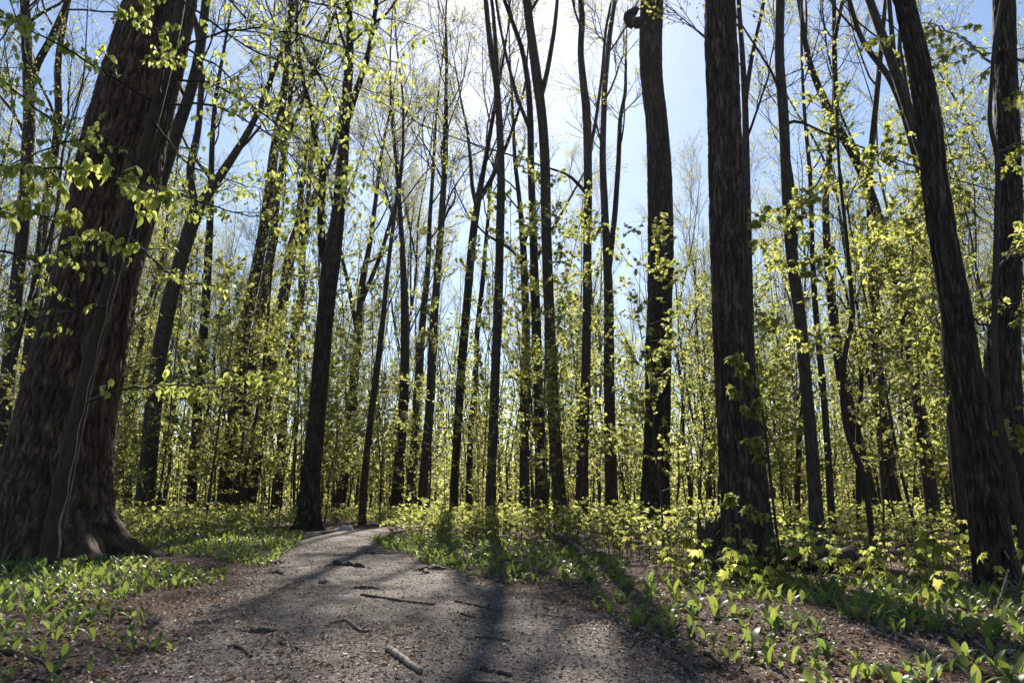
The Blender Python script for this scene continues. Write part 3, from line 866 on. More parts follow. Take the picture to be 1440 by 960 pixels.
slim_pts = [(66, 800, 5.75, 26), (84, 700, 5.75, 23), (105, 600, 5.75, 21), (133, 480, 5.75, 19), (160, 380, 5.75, 18), (196, 240, 5.75, 17), (226, 130, 5.75, 15), (250, 30, 5.75, 13), (262, -60, 5.8, 12), (280, -250, 6.0, 9), (300, -420, 6.2, 5)]
W = np.array([at(a, b, c) for a, b, c, w in slim_pts])
slim_base = W[0].copy(); slim_base[2] = float(ground_z(slim_base[0], slim_base[1]))
W[0, 2] = slim_base[2] - 0.08
rad = np.array([w * depth_of(p) / 960 / 2 for p, (_, _, _, w) in zip(W, slim_pts)])
slim = thing('leafy_tree', 'slim smooth trunk leaning up across the face of the huge furrowed trunk', 'tree', slim_base)
TREE_SPOTS.append((slim_base[0], slim_base[1]))
sP, sR = resample(W - slim_base, rad, 120)
V, F, RL = trunk_mesh(sP, sR, 28, 0.25, RS, 0.0015, 60, 3, 2.0)
obj('trunk', mk_mesh('trunk', V, [F], True, {'relief': RL}), M['bark_smooth'], slim)
# vine along the slim trunk, its pale colour painting in a rim of light
vp = np.array([(81, 784, 5.6), (84, 750, 5.6), (83, 742, 5.6), (92, 705, 5.6), (101, 660, 5.6), (110, 610, 5.6), (121, 560, 5.6), (142, 475, 5.6), (158, 400, 5.6), (166, 350, 5.6)])
vw = np.array([at(*q) for q in vp]) - slim_base
a_, b_ = resample(vw, [0.006, 0.009, 0.011, 0.005, 0.0045, 0.004, 0.004, 0.003, 0.003, 0.002], 50)
a_[:, 0] += 0.008 * np.sin(np.arange(50) * 0.9)
v, f = tubes(a_[None], b_[None], 6)
obj('vine', mk_mesh('vine', v, [f]), M['dead'], slim)

rb = np.random.RandomState(31)
L_SPRAYS = [
    # px, py, distance along each bough; leaf size; singles
    ([(212, 140, 5.7), (150, 104, 5.2), (80, 60, 4.9), (0, 22, 4.6), (-80, -10, 4.4)], 6, 0.5, 3, 0.075, 14),
    ([(196, 235, 5.7), (150, 190, 5.4), (90, 200, 5.2), (20, 230, 5.0), (-60, 260, 4.9)], 5, 0.35, 2, 0.07, 12),
    ([(-70, 270, 4.6), (0, 292, 4.6), (70, 306, 4.6), (145, 345, 4.6)], 9, 0.32, 3, 0.085, 60),
    ([(-60, 215, 4.5), (20, 235, 4.5), (110, 238, 4.5), (200, 262, 4.5), (235, 300, 4.5)], 12, 0.34, 4, 0.088, 120),
    ([(225, 130, 5.65), (232, 60, 5.2), (205, 20, 4.9), (185, -20, 4.7)], 10, 0.40, 4, 0.07, 50),
    ([(250, 70, 5.7), (310, 44, 5.4), (380, 38, 5.2), (470, 62, 5.0), (560, 90, 5.0)], 12, 0.75, 4, 0.062, 60),
    ([(240, 113, 5.7), (300, 116, 5.5), (372, 162, 5.3), (440, 210, 5.2), (500, 280, 5.1)], 13, 0.75, 4, 0.062, 70),
    ([(236, 147, 5.7), (300, 146, 5.5), (372, 182, 5.3), (430, 240, 5.2), (470, 330, 5.2)], 13, 0.7, 4, 0.062, 60),
    ([(200, 260, 5.7), (262, 276, 5.4), (330, 300, 5.2), (410, 312, 5.1)], 8, 0.5, 3, 0.06, 24),
    ([(180, 330, 5.7), (230, 380, 5.5), (262, 400, 5.4), (300, 400, 5.3)], 7, 0.30, 2, 0.062, 14),
    ([(120, 567, 5.7), (170, 546, 5.5), (280, 540, 5.2), (400, 530, 5.0)], 9, 0.34, 3, 0.07, 40),
    ([(262, -60, 5.8), (330, -40, 5.4), (420, 0, 5.2), (510, 20, 5.1), (560, 60, 5.0)], 12, 0.8, 4, 0.062, 30),
    ([(120, -60, 5.2), (60, -10, 4.8), (10, 40, 4.6), (-40, 110, 4.6)], 8, 0.5, 3, 0.07, 10),
    ([(255, 0, 5.7), (350, 70, 6.0), (450, 105, 6.2), (560, 140, 6.4)], 10, 0.8, 3, 0.06, 10),
    ([(262, -60, 5.8), (360, 40, 6.2), (430, 140, 6.4), (500, 200, 6.5)], 10, 0.8, 3, 0.06, 10),
    ([(244, 60, 5.7), (320, 100, 6.0), (400, 220, 6.2), (440, 300, 6.3)], 10, 0.7, 3, 0.06, 10),
    ([(-80, 60, 4.9), (0, 110, 5.0), (60, 160, 5.1), (110, 190, 5.2)], 9, 0.5, 3, 0.065, 10),
    ([(-80, 380, 5.0), (0, 350, 5.0), (60, 370, 5.1), (110, 360, 5.2)], 7, 0.4, 2, 0.06, 8),
    ([(215, 170, 5.7), (260, 230, 5.9), (310, 250, 6.0), (380, 270, 6.1)], 8, 0.6, 3, 0.058, 8),
    ([(150, 430, 5.7), (90, 440, 5.3), (30, 450, 5.1), (-40, 440, 5.0)], 6, 0.4, 2, 0.06, 8),
]
for pts, ns, ltw, per, size, sing in L_SPRAYS:
    spray(slim, slim_base, pts, 0.012, rb, me_beech, M['beech_s'], OVAL, int(ns * 1.7), ltw, per + 2, size * 0.78, min(sing, 50), 1.15, 0.45)

# ------------------------------------------------------------------ maple saplings hanging their sprays on the far side of the path
def maple_sapling(name, label, stem, sprays, seed, size=0.085):
    rng = np.random.RandomState(seed)
    W = np.array([at(a, b, c) for a, b, c, w in stem])
    base = W[0].copy(); base[2] = float(ground_z(base[0], base[1])); W[0, 2] = base[2] - 0.05
    root = thing(name, label, 'sapling', base)
    TREE_SPOTS.append((base[0], base[1]))
    rd = [w * depth_of(p) / 960 / 2 for p, (_, _, _, w) in zip(W, stem)]
    P, R = resample(W - base, rd, 50)
    v, f = tubes(P[None], R[None], 9)
    obj('stem', mk_mesh('stem', v, [f]), M['stem'], root)
    for pts, ns, ltw, per, sing in sprays:
        spray(root, base, pts, 0.008, rng, me_maple, M['maple_s'], MAPLE_LO, int(ns * 1.9), ltw, per + 3, size, sing, 0.75, 0.5)
    return root


maple_sapling('maple_sapling', 'curving dark maple sapling stem with bright leaf sprays beyond the fallen log',
    [(1229, 772, 7.40, 9), (1216, 670, 7.40, 8), (1190, 610, 7.40, 7), (1184, 560, 7.40, 7), (1187, 500, 7.40, 7), (1200, 445, 7.40, 8), (1198, 420, 7.40, 6), (1190, 330, 7.40, 5), (1180, 240, 7.31, 4), (1176, 150, 7.22, 3)],
    [([(1200, 445, 7.40), (1150, 380, 7.22), (1110, 330, 7.04), (1070, 310, 6.86)], 9, 0.55, 3, 40),
     ([(1200, 430, 7.40), (1230, 350, 7.22), (1250, 300, 7.04), (1290, 270, 6.86)], 9, 0.55, 3, 36),
     ([(1188, 320, 7.40), (1150, 280, 7.22), (1110, 290, 7.13)], 7, 0.45, 3, 26),
     ([(1186, 300, 7.40), (1215, 230, 7.22), (1255, 190, 7.04)], 8, 0.45, 3, 30),
     ([(1187, 500, 7.40), (1140, 470, 7.13), (1080, 450, 6.86)], 6, 0.45, 3, 22),
     ([(1184, 560, 7.40), (1230, 510, 7.13), (1290, 480, 6.86)], 8, 0.5, 3, 30)], 51, 0.062)
maple_sapling('maple_sapling', 'leafy maple sapling rising between the leaning and the bent furrowed trunks',
    [(1446, 850, 3.9, 13), (1440, 760, 3.9, 12), (1424, 670, 3.9, 11), (1402, 580, 3.9, 10), (1398, 480, 3.9, 8), (1400, 380, 3.9, 7), (1404, 215, 3.9, 7), (1390, 178, 3.9, 6), (1398, 60, 3.9, 5), (1412, -20, 3.9, 4)],
    [([(1398, 570, 3.90), (1332, 553, 4.61), (1265, 503, 5.76), (1202, 449, 7.14)], 9, 0.4, 3, 34),
     ([(1400, 470, 3.90), (1360, 440, 4.38), (1310, 420, 5.07), (1260, 400, 5.76)], 8, 0.4, 3, 30),
     ([(1402, 380, 3.90), (1440, 340, 4.00), (1500, 320, 4.10)], 7, 0.4, 3, 24),
     ([(1402, 330, 3.90), (1350, 280, 4.38), (1300, 300, 4.84), (1250, 330, 5.53)], 9, 0.42, 3, 34),
     ([(1404, 215, 3.90), (1440, 200, 4.00), (1500, 190, 4.10)], 7, 0.35, 3, 20),
     ([(1396, 90, 3.90), (1350, 50, 4.38), (1300, 30, 4.84), (1240, 60, 5.30)], 9, 0.4, 3, 34),
     ([(1398, 60, 3.90), (1440, 90, 4.00), (1500, 110, 4.00)], 7, 0.4, 3, 24),
     ([(1402, 420, 3.90), (1440, 440, 4.00), (1490, 470, 4.00)], 7, 0.35, 3, 22),
     ([(1400, 560, 3.90), (1440, 600, 3.80), (1500, 620, 3.80)], 7, 0.3, 3, 18)], 52, 0.044)
maple_sapling('maple_sapling', 'thin maple sapling with single sunlit leaves in front of the straight furrowed trunk',
    [(1100, 800, 4.7, 4), (1090, 730, 4.6, 4), (1082, 660, 4.6, 4), (1076, 600, 4.6, 3.5), (1064, 540, 4.6, 3), (1050, 480, 4.6, 2)],
    [([(1078, 610, 4.6), (1050, 560, 4.5), (1022, 545, 4.45)], 3, 0.10, 2, 12),
     ([(1066, 550, 4.6), (1045, 510, 4.5), (1030, 495, 4.4)], 3, 0.10, 2, 12),
     ([(1088, 728, 4.6), (1060, 715, 4.5), (1030, 690, 4.4)], 3, 0.10, 2, 14),
     ([(1080, 650, 4.6), (1066, 630, 4.5), (1052, 610, 4.4)], 3, 0.08, 2, 10)], 53, 0.055)

# ------------------------------------------------------------------ woods beyond: trees copied one by one
def far_tree_proto(seed):
    rng = np.random.RandomState(seed)
    H = 15 + 7 * rng.rand()
    r = 0.07 + 0.08 * rng.rand()
    n = 9
    z = np.linspace(-0.15, H, n)
    x = np.cumsum(rng.normal(size=n) * 0.22) + z * 0.05 * rng.normal()
    y = np.cumsum(rng.normal(size=n) * 0.22)
    x -= x[0]; y -= y[0]
    P, R = resample(np.stack([x, y, z], 1), r * (1 - np.linspace(0, 0.92, n) ** 1.2), 40)
    root = thing('woodland_tree', 'slim bare stemmed tree in the deep woods beyond the bushes', 'tree', (0, 0, 0), group='trees of the deep woods')
    V, F, RL = trunk_mesh(P, R, 10, 0.4, rng, 0.0, 30, 4, seed * 1.3)
    obj('trunk', mk_mesh('trunk', V, [F], True, {'relief': RL}), M['bark'], root)
    fork = rng.rand() < 0.6
    par_P, par_R = [P], [R]
    if fork:
        fp, fr = sprout(P[None], R[None], 2, 0.3, 0.55, 0.42, H * 0.42, 40, 0.02, 0.03, rng, 0.75, 0.02, 0.2)
        v, f = tubes(fp[:, ::3], fr[:, ::3], 7)
        obj('limb', mk_mesh('limb', v, [f]), M['bark'], root)
        for q in range(2):
            par_P.append(fp[q]); par_R.append(fr[q])
    wood, fol = crown_parts(np.array(par_P), np.array(par_R), rng, 15 if not fork else 8, 7, 7, 3.3, 0.32, 3, 0.075, 0.62, 0.12)
    cr = obj('crown', mk_mesh('crown', *wood), M['twig'], root)
    v, f, t = fol
    fo = obj('foliage', mk_mesh('foliage', v, [f], False, {'tint': t}), M['crown'], cr)
    fo['kind'] = 'stuff'
    return root


protos = [far_tree_proto(200 + i) for i in range(9)]
rs = np.random.RandomState(77)
spots = []
hero_xy = np.array(TREE_SPOTS)
tries = 0
while len(spots) < 235 and tries < 20000:
    tries += 1
    y = 14 + 72 * rs.rand() ** 0.65
    x = (rs.rand() * 2 - 1) * (0.95 * y + 6)
    if abs(x - path_c(y)) < 1.6 and y < 40: continue
    if y < 21 and abs(x) < 0.55 * y: continue
    if abs(x - 0.6) < 1.6 and y < 60: continue
    if np.min(np.hypot(hero_xy[:, 0] - x, hero_xy[:, 1] - y)) < 1.6: continue
    if spots and np.min(np.hypot(np.array(spots)[:, 0] - x, np.array(spots)[:, 1] - y)) < 1.7: continue
    spots.append((x, y))
used = set()
for i, (x, y) in enumerate(spots):
    k = i % len(protos)
    o = protos[k] if k not in used else copy_tree(protos[k])
    used.add(k)
    o.location = (x, y, float(ground_z(x, y)) - 0.02)
    o.rotation_euler = (0.05 * rs.normal(), 0.05 * rs.normal(), rs.rand() * 6.28)
    s = 0.75 + 0.5 * rs.rand()
    if y < 34: s *= 0.8
    o.scale = (s, s, s * (0.9 + 0.2 * rs.rand()))
    forked = any(c.name.startswith('limb') for c in o.children)
    near = landmark(x, y, 5.0)
    o['label'] = ('slim forked tree' if forked else 'slim single stemmed tree') + (' standing near the ' + near if near else ' in the deep woods behind the ' + backdrop(x, y))
    o['group'] = ('forked' if forked else 'single stemmed') + ' trees ' + ('near the ' + near if near else 'in the deep woods behind the ' + backdrop(x, y))


# thin pole sized trees standing between the big ones
poles = []
tries = 0
while len(poles) < 75 and tries < 20000:
    tries += 1
    y = 9.5 + 16 * rs.rand()
    x = (rs.rand() * 2 - 1) * (0.8 * y + 1)
    if abs(x - path_c(y)) < 2.0: continue
    if y < 15 and -3.5 < x < 1.6: continue
    if x < 0 and rs.rand() < 0.7: continue
    if np.min(np.hypot(hero_xy[:, 0] - x, hero_xy[:, 1] - y)) < 0.5: continue
    poles.append((x, y))
for i, (x, y) in enumerate(poles):
    o = copy_tree(protos[i % len(protos)])
    o.name = 'pole_sapling'
    s = 0.26 + 0.2 * rs.rand()
    o.location = (x, y, float(ground_z(x, y)) - 0.02)
    o.rotation_euler = (0.04 * rs.normal(), 0.04 * rs.normal(), rs.rand() * 6.28)
    o.scale = (s, s, s * (1.0 + 0.25 * rs.rand()))
    o['category'] = 'sapling'
    forked = any(c.name.startswith('limb') for c in o.children)
    near = landmark(x, y, 5.0)
    o['label'] = ('forked' if forked else 'unforked') + ' dark pole sapling ' + ('rising near the ' + near if near else 'in the woods behind the ' + backdrop(x, y))
    o['group'] = ('forked' if forked else 'unforked') + ' pole saplings ' + ('near the ' + near if near else 'behind the ' + backdrop(x, y))


# ------------------------------------------------------------------ understory saplings
def sapling_proto(seed):
    rng = np.random.RandomState(seed)
    H = 3.2 + 4.0 * rng.rand()
    n = 7
    z = np.linspace(-0.05, H, n)
    x = np.cumsum(rng.normal(size=n) * 0.06); y = np.cumsum(rng.normal(size=n) * 0.06)
    x -= x[0]; y -= y[0]
    r = 0.012 + 0.013 * rng.rand()
    P, R = resample(np.stack([x, y, z], 1), r * (1 - 0.85 * np.linspace(0, 1, n)), 30)
    root = thing('maple_sapling', 'thin young maple with pale yellow green leaves in the undergrowth', 'sapling', (0, 0, 0), group='young maples of the undergrowth')
    v, f = tubes(P[None], R[None], 6)
    P1, R1 = sprout(P[None], R[None], 26, 0.14, 1.0, 1.05, 0.95, 6, 0.05, 0.13, rng, 0.45, 0.003, 0.5)
    P2, R2 = sprout(P1, R1, 5, 0.25, 1.0, 0.7, 0.36, 4, 0.02, 0.15, rng, 0.6, 0.002, 0.3)
    obj('stem', mk_mesh('stem', v, [f]), M['stem'], root)
    V, Fs = merge([tubes(P1, R1, 4), tubes(P2, R2, 3)])
    b = obj('crown', mk_mesh('crown', V, Fs), M['twig'], root)
    pos = np.concatenate([on_strands(P2, 9, rng, 0.2, 1.08), on_strands(P1, 6, rng, 0.4, 1.05)])
    sz = 0.062 * (0.55 + 0.8 * rng.rand(len(pos)))
    v, f, t = leaves(MAPLE_LO, pos, sz, leaf_frames(len(pos), rng, 0.45, 1.0), rng)
    fo = obj('foliage', mk_mesh('foliage', v, [f], False, {'tint': t}), M['maple_s'], b)
    fo['kind'] = 'stuff'
    return root


sprot = [sapling_proto(300 + i) for i in range(10)]
spots2 = []
tries = 0
while len(spots2) < 297 and tries < 40000:
    tries += 1
    y = 7.2 + 23 * rs.rand() ** 0.9
    x = (rs.rand() * 2 - 1) * (0.85 * y + 2)
    off = x - path_c(y)
    if abs(off) < path_w(y) + 0.5: continue
    if y < 13 and -9.0 < x < path_c(y) and y < 9.5: continue
    if y < 9 and x < 1.0: continue
    if y < 13 and abs(off) < path_w(y) + 1.3: continue
    if np.min(np.hypot(hero_xy[:, 0] - x, hero_xy[:, 1] - y)) < 0.35: continue
    spots2.append((x, y))
used = set()
for i, (x, y) in enumerate(spots2):
    k = i % len(sprot)
    o = sprot[k] if k not in used else copy_tree(sprot[k])
    used.add(k)
    o.location = (x, y, float(ground_z(x, y)) - 0.01)
    o.rotation_euler = (0.06 * rs.normal(), 0.06 * rs.normal(), rs.rand() * 6.28)
    s = 0.5 + 0.8 * rs.rand()
    if y < 13: s *= 0.8
    o.scale = (s, s, s)
    near = landmark(x, y, 6.0)
    tall = s * max(v.co[2] for v in o.children[0].data.vertices) > 3.6 if o.children[0].name.startswith('stem') else s > 0.85
    o['label'] = ('tall' if tall else 'short') + ' thin young maple ' + ('growing near the ' + near if near else 'in the undergrowth behind the ' + backdrop(x, y))
    o['group'] = ('tall' if tall else 'short') + ' young maples ' + ('near the ' + near if near else 'in the undergrowth behind the ' + backdrop(x, y))

# far undergrowth that reads as one mass
rg = np.random.RandomState(88)
n = 5600
yy = 24 + 66 * rg.rand(n) ** 0.9
xx = (rg.rand(n) * 2 - 1) * (0.9 * yy + 4)
ok = np.abs(xx - path_c(yy)) > 1.2
xx, yy = xx[ok], yy[ok]
hh = 1.0 + (4.5 + yy * 0.07) * rg.rand(len(xx)) ** 1.2
per = 27
cp = np.stack([np.repeat(xx, per), np.repeat(yy, per), np.zeros(len(xx) * per)], 1)
cp[:, 0] += 0.75 * rg.normal(size=len(cp)); cp[:, 1] += 0.75 * rg.normal(size=len(cp))
cp[:, 2] = ground_z(cp[:, 0], cp[:, 1]) + np.repeat(hh, per) * (0.08 + 0.92 * rg.rand(len(cp)))
sz = (0.10 + 0.10 * rg.rand(len(cp))) * (0.8 + cp[:, 1] / 90)
v, f, t = leaves(KITE, cp, sz, leaf_frames(len(cp), rg, 0.4, 1.2), rg, np.full(len(cp), 1.25))
o = obj('distant_undergrowth', mk_mesh('distant_undergrowth', v, [f], False, {'tint': t}), M['maple_s'])
tag(o, 'pale yellow green mass of young leaves filling the distant woods', 'undergrowth', kind='stuff')
# thin stems standing in that mass
n = 2600
yy = 22 + 60 * rg.rand(n); xx = (rg.rand(n) * 2 - 1) * (0.9 * yy + 4)
hh = 3 + 8 * rg.rand(n)
P = np.zeros((n, 5, 3)); 
for j in range(5):
    P[:, j, 0] = xx + 0.12 * j * rg.normal(size=n); P[:, j, 1] = yy + 0.12 * j * rg.normal(size=n)
    P[:, j, 2] = ground_z(xx, yy) - 0.05 + hh * j / 4
R = (0.014 + 0.03 * rg.rand(n))[:, None] * np.linspace(1, 0.25, 5)[None]
v, f = tubes(P, R, 4)
o = obj('distant_thicket', mk_mesh('distant_thicket', v, [f]), M['stem'])
tag(o, 'thicket of thin dark far stems in the distant woods', 'thicket', kind='stuff')


# ------------------------------------------------------------------ wild leeks
def leek_leaf(seed):
    rng = np.random.RandomState(seed)
    n = 5
    L = 0.072 + 0.036 * rng.rand(); Wd = 0.0088 + 0.004 * rng.rand()
    bend = 0.4 + 2.2 * rng.rand() ** 1.5; a0 = 1.45 - 0.6 * rng.rand()
    p = np.zeros(2); pts = [p.copy()]; a = a0
    for j in range(n):
        a -= bend * (j / n) / n * 2
        p = p + np.array([math.cos(a), math.sin(a)]) * L / n
        pts.append(p.copy())
    pts = np.array(pts)
    t = np.linspace(0, 1, n + 1)
    w = Wd * np.clip(np.sin(np.pi * np.clip((t - 0.16) / 0.84, 0, 1) ** 0.85), 0, 1) ** 0.8 + 0.0022 * (1 - t)
    tw = 0.35 * rng.normal()
    V = []
    for j in range(n + 1):
        sx, sz_ = pts[j]
        for q, h in ((-1, 0.28), (0, 0), (1, 0.28)):
            yv = q * w[j]
            V.append((sx - h * w[j] * math.sin(a0 - 0.6) + tw * yv * t[j], yv, sz_ + h * w[j] * 0.7))
    F = []
    for j in range(n):
        for q in (0, 1):
            i0 = j * 3 + q
            F.append((i0, i0 + 1, i0 + 4, i0 + 3))
    return np.array(V), np.array(F)


LEEK = [leek_leaf(400 + i) for i in range(16)]
me_leek = []
for V, F in LEEK:
    me = mk_mesh('leek_leaf', V, [F]); me.materials.append(M['leek']); me_leek.append(me)


def in_poly(px, py, poly):
    ins = np.zeros(len(px), bool)
    j = len(poly) - 1
    for i in range(len(poly)):
        xi, yi = poly[i]; xj, yj = poly[j]
        c = ((yi > py) != (yj > py)) & (px < (xj - xi) * (py - yi) / (yj - yi + 1e-12) + xi)
        ins ^= c
        j = i
    return ins


def scatter(poly, dens, rng, clump=2.2, cut=0.35):
    poly = np.array(poly)
    lo, hi = poly.min(0), poly.max(0)
    n = int(dens * (hi[0] - lo[0]) * (hi[1] - lo[1]))
    x = lo[0] + (hi[0] - lo[0]) * rng.rand(n); y = lo[1] + (hi[1] - lo[1]) * rng.rand(n)
    ok = in_poly(x, y, poly) & (vnoise(x * clump + 5, y * clump) * 0.8 + 0.2 * rng.rand(n) > cut)
    ok &= np.abs(x - path_c(y)) > path_w(y) * 0.98
    return np.stack([x[ok], y[ok]], 1)


rl = np.random.RandomState(9)
beds = {
    'patch below the huge furrowed trunk': (
        [(scatter([(-6.0, 5.9), (-3.2, 6.0), (-2.25, 5.6), (-2.0, 5.0), (-2.2, 4.2), (-2.2, 3.6), (-5.5, 3.3)], 230, rl, 2.0, 0.30)),
         (scatter([(-4.2, 3.7), (-2.0, 3.7), (-1.5, 3.2), (-1.2, 2.7), (-1.15, 1.9), (-3.2, 1.8)], 105, rl, 3.2, 0.36))]),
    'bed shaded by the straight furrowed trunk': (
        [(scatter([(0.75, 4.6), (1.4, 5.0), (2.6, 4.6), (3.6, 3.9), (3.2, 3.1), (2.2, 2.4), (1.0, 2.2), (0.6, 3.0), (0.4, 4.0)], 165, rl, 2.9, 0.35)),
         (scatter([(2.2, 4.4), (4.4, 4.2), (4.2, 2.9), (2.0, 1.8), (0.85, 1.8), (0.9, 2.4)], 130, rl, 3.0, 0.37))]),
    'strip along the inner edge of the path': (
        [(scatter([(-1.95, 9.4), (-1.2, 9.6), (-0.4, 8.4), (0.9, 5.6), (0.7, 4.6), (0.0, 4.9), (-0.75, 6.2)], 190, rl, 2.0, 0.3))]),
    'sunny bank before the path bend': (
        [(scatter([(-5.6, 8.2), (-3.6, 8.4), (-2.5, 8.4), (-2.2, 7.0), (-2.1, 6.1), (-3.4, 6.5), (-4.6, 6.7)], 210, rl, 2.0, 0.22)),
         (scatter([(-6.6, 10.6), (-3.5, 11.4), (-2.9, 10.4), (-2.5, 8.4), (-5.4, 8.4)], 110, rl, 1.6, 0.3))]),
}
LIMIT = {'patch below the huge furrowed trunk': 140, 'bed shaded by the straight furrowed trunk': 130,
         'strip along the inner edge of the path': 20, 'sunny bank before the path bend': 8}
rest = []
for bed, arrs in beds.items():
    pts = np.concatenate(arrs)
    pts = pts[np.argsort(np.hypot(pts[:, 0], pts[:, 1]))]
    m = LIMIT[bed]
    # individuals are taken where the camera sees them
    vis = np.abs(pts[:, 0]) < 0.78 * pts[:, 1] + 0.1
    ids = np.where(vis)[0][:m]
    sel = np.zeros(len(pts), bool); sel[ids] = True
    for x, y in pts[sel]:
        z = float(surf_z(x, y))
        o = thing('wild_leek', 'wild leek with upright green leaves in the ' + bed, 'plant', (x, y, z - 0.006), rl.rand() * 6.28, 0.48 + 0.55 * rl.rand(),
                  group='wild leeks in the ' + bed)
        a = rl.rand() * 6.28
        nl = int(rl.choice([2, 2, 3, 3]))
        o['label'] = ('two' if nl == 2 else 'three') + ' leaved green wild leek in the ' + bed
        o['group'] = ('two' if nl == 2 else 'three') + ' leaved wild leeks in the ' + bed
        for q in range(nl):
            lf = obj('leaf', me_leek[rl.randint(16)], None, o)
            lf.rotation_euler = (0.12 * rl.normal(), 0.15 * rl.normal(), a + q * 2.3 + 0.5 * rl.normal())
            s = 0.8 + 0.4 * rl.rand()
            lf.scale = (s, s * (0.85 + 0.4 * rl.rand()), s)
    rest.append(pts[~sel])
rest = np.concatenate(rest)
vs, fs, ts, off = [], [], [], 0
for (x, y) in rest:
    z = float(surf_z(x, y)) - 0.006
    a0 = rl.rand() * 6.28
    s0 = 0.55 + 0.6 * rl.rand()
    for q in range(rl.choice([2, 3])):
        V, F = LEEK[rl.randint(16)]
        a = a0 + q * 2.3 + 0.5 * rl.normal(); c, s = math.cos(a), math.sin(a)
        k = s0 * (0.8 + 0.4 * rl.rand())
        W = np.stack([V[:, 0] * c - V[:, 1] * s, V[:, 0] * s + V[:, 1] * c, V[:, 2]], 1) * k + np.array([x, y, z])
        vs.append(W); fs.append(F + off); off += len(V); ts.append(np.full(len(V), rl.rand()))
o = obj('leek_bed', mk_mesh('leek_bed', np.concatenate(vs), [np.concatenate(fs)], True, {'tint': np.concatenate(ts)}), M['leek_s'])
tag(o, 'dense carpet of green wild leek leaves covering both banks of the path', 'plants', kind='stuff')


# ------------------------------------------------------------------ low maple seedlings
def seedling_geo(rng):
    h = 0.10 + 0.20 * rng.rand()
    m = rng.randint(4, 7)
    tip = np.array([0.03 * rng.normal(), 0.03 * rng.normal(), h])
    pos, az = [], []
    for q in range(m):
        a = q * 2.4 + rng.rand()
        l = 0.02 + 0.04 * rng.rand()
        pos.append(tip + np.array([math.cos(a) * l, math.sin(a) * l, -0.05 * (q % 3) * h / 0.2 + 0.01]))
        az.append(a)
    return h, tip, np.array(pos), np.array(az)


rm = np.random.RandomState(12)
sd_protos = []
for k in range(6):
    h, tip, pos, az = seedling_geo(rm)
    root = thing('maple_seedling', 'small maple seedling', 'seedling', (0, 0, 0), group='maple seedlings on the bank')
    st = np.array([[0, 0, -0.02], [0.005, 0, h * 0.5], tip])
    sp, sr = resample(st, [0.0025, 0.002, 0.0012], 6)
    strands, rr = [sp], [sr]
    for p in pos:
        q, r = resample([tip * 0.9, tip * 0.4 + p * 0.6 + [0, 0, 0.01], p], [0.0011, 0.001, 0.0008], 6)
        strands.append(q); rr.append(r)
    v, f = tubes(np.array(strands), np.array(rr), 4)
    obj('stem', mk_mesh('stem', v, [f]), M['stem'], root)
    fr = leaf_frames(len(pos), rm, 0.55, 0.6, az)
    for q in range(len(pos)):
        place_leaf(me_maple, root, pos[q], 0.034 + 0.02 * rm.rand(), fr, q)
    sd_protos.append(root)
near_poly = [(0.7, 5.4), (2.0, 5.6), (4.2, 5.4), (4.6, 4.4), (3.6, 3.0), (2.6, 2.7), (2.4, 3.6), (1.2, 4.2)]
pts = scatter(near_poly, 60, rm, 1.5, 0.38)
pts = pts[np.abs(pts[:, 0]) < 0.8 * pts[:, 1]][:150]
used = set()
for i, (x, y) in enumerate(pts):
    k = i % 6
    o = sd_protos[k] if k not in used else copy_tree(sd_protos[k])
    used.add(k)
    nlf = len([c for c in o.children if c.name.startswith('leaf')])
    side = 'before the leaning furrowed trunk' if x > 2.6 else 'around the straight furrowed trunk'
    o['label'] = {4: 'four', 5: 'five', 6: 'six'}[nlf] + ' leaved small maple seedling with drooping lobed leaves ' + side
    o['group'] = {4: 'four', 5: 'five', 6: 'six'}[nlf] + ' leaved maple seedlings ' + side
    o.location = (x, y, float(surf_z(x, y)))
    o.rotation_euler = (0, 0, rm.rand() * 6.28)
    s = 0.7 + 0.6 * rm.rand()
    o.scale = (s, s, s)

polys = [([(-1.9, 10.2), (0.4, 10), (14, 14), (14, 5), (5, 4.6), (1.0, 5.4), (0.5, 6.2), (-1.5, 8.8)], 58, 0.34),
         ([(-2.4, 16), (16, 20), (14, 13), (0.4, 10), (-1.2, 10), (-2.3, 12.5)], 30, 0.2),
         ([(-12, 16), (-3.8, 16), (-3.7, 12.5), (-3.7, 10.5), (-3.2, 8.6), (-4.2, 7.6), (-8, 8.4)], 46, 0.33),
         ([(-5, 24), (-0.5, 24), (-1.2, 17.5), (-2.4, 15), (-4.2, 14.2)], 40, 0.2),
         ([(-9, 8.5), (-5.5, 8.5), (-4.9, 7.2), (-8, 7.0)], 55, 0.25)]
pp = np.concatenate([scatter(p, dn, rm, 1.1, cut) for p, dn, cut in polys])
P_, A_, S_, H_ = [], [], [], []
for x, y in pp:
    h, tip, pos, az = seedling_geo(rm)
    z = float(ground_z(x, y))
    k = 0.6 + 0.7 * rm.rand() + (0.4 if y > 8 else 0)
    P_.append(pos * k + np.array([x, y, z])); A_.append(az); S_.append((0.05 + 0.035 * rm.rand(len(pos))) * min(k, 1.4) * 0.62)
    H_.append(np.array([[x, y, z - 0.02], [x, y, z + h * k * 0.5], tip * k + np.array([x, y, z])]))
P_ = np.concatenate(P_); A_ = np.concatenate(A_); S_ = np.concatenate(S_)
fr = leaf_frames(len(P_), rm, 0.5, 0.8, A_)
nr = P_[:, 1] < 7.5
v1, f1, t1 = leaves(MAPLE_LO, P_[nr], S_[nr], tuple(q[nr] for q in fr), rm)
v2, f2, t2 = leaves(KITE, P_[~nr], S_[~nr] * 1.1, tuple(q[~nr] for q in fr), rm, np.full((~nr).sum(), 1.35))
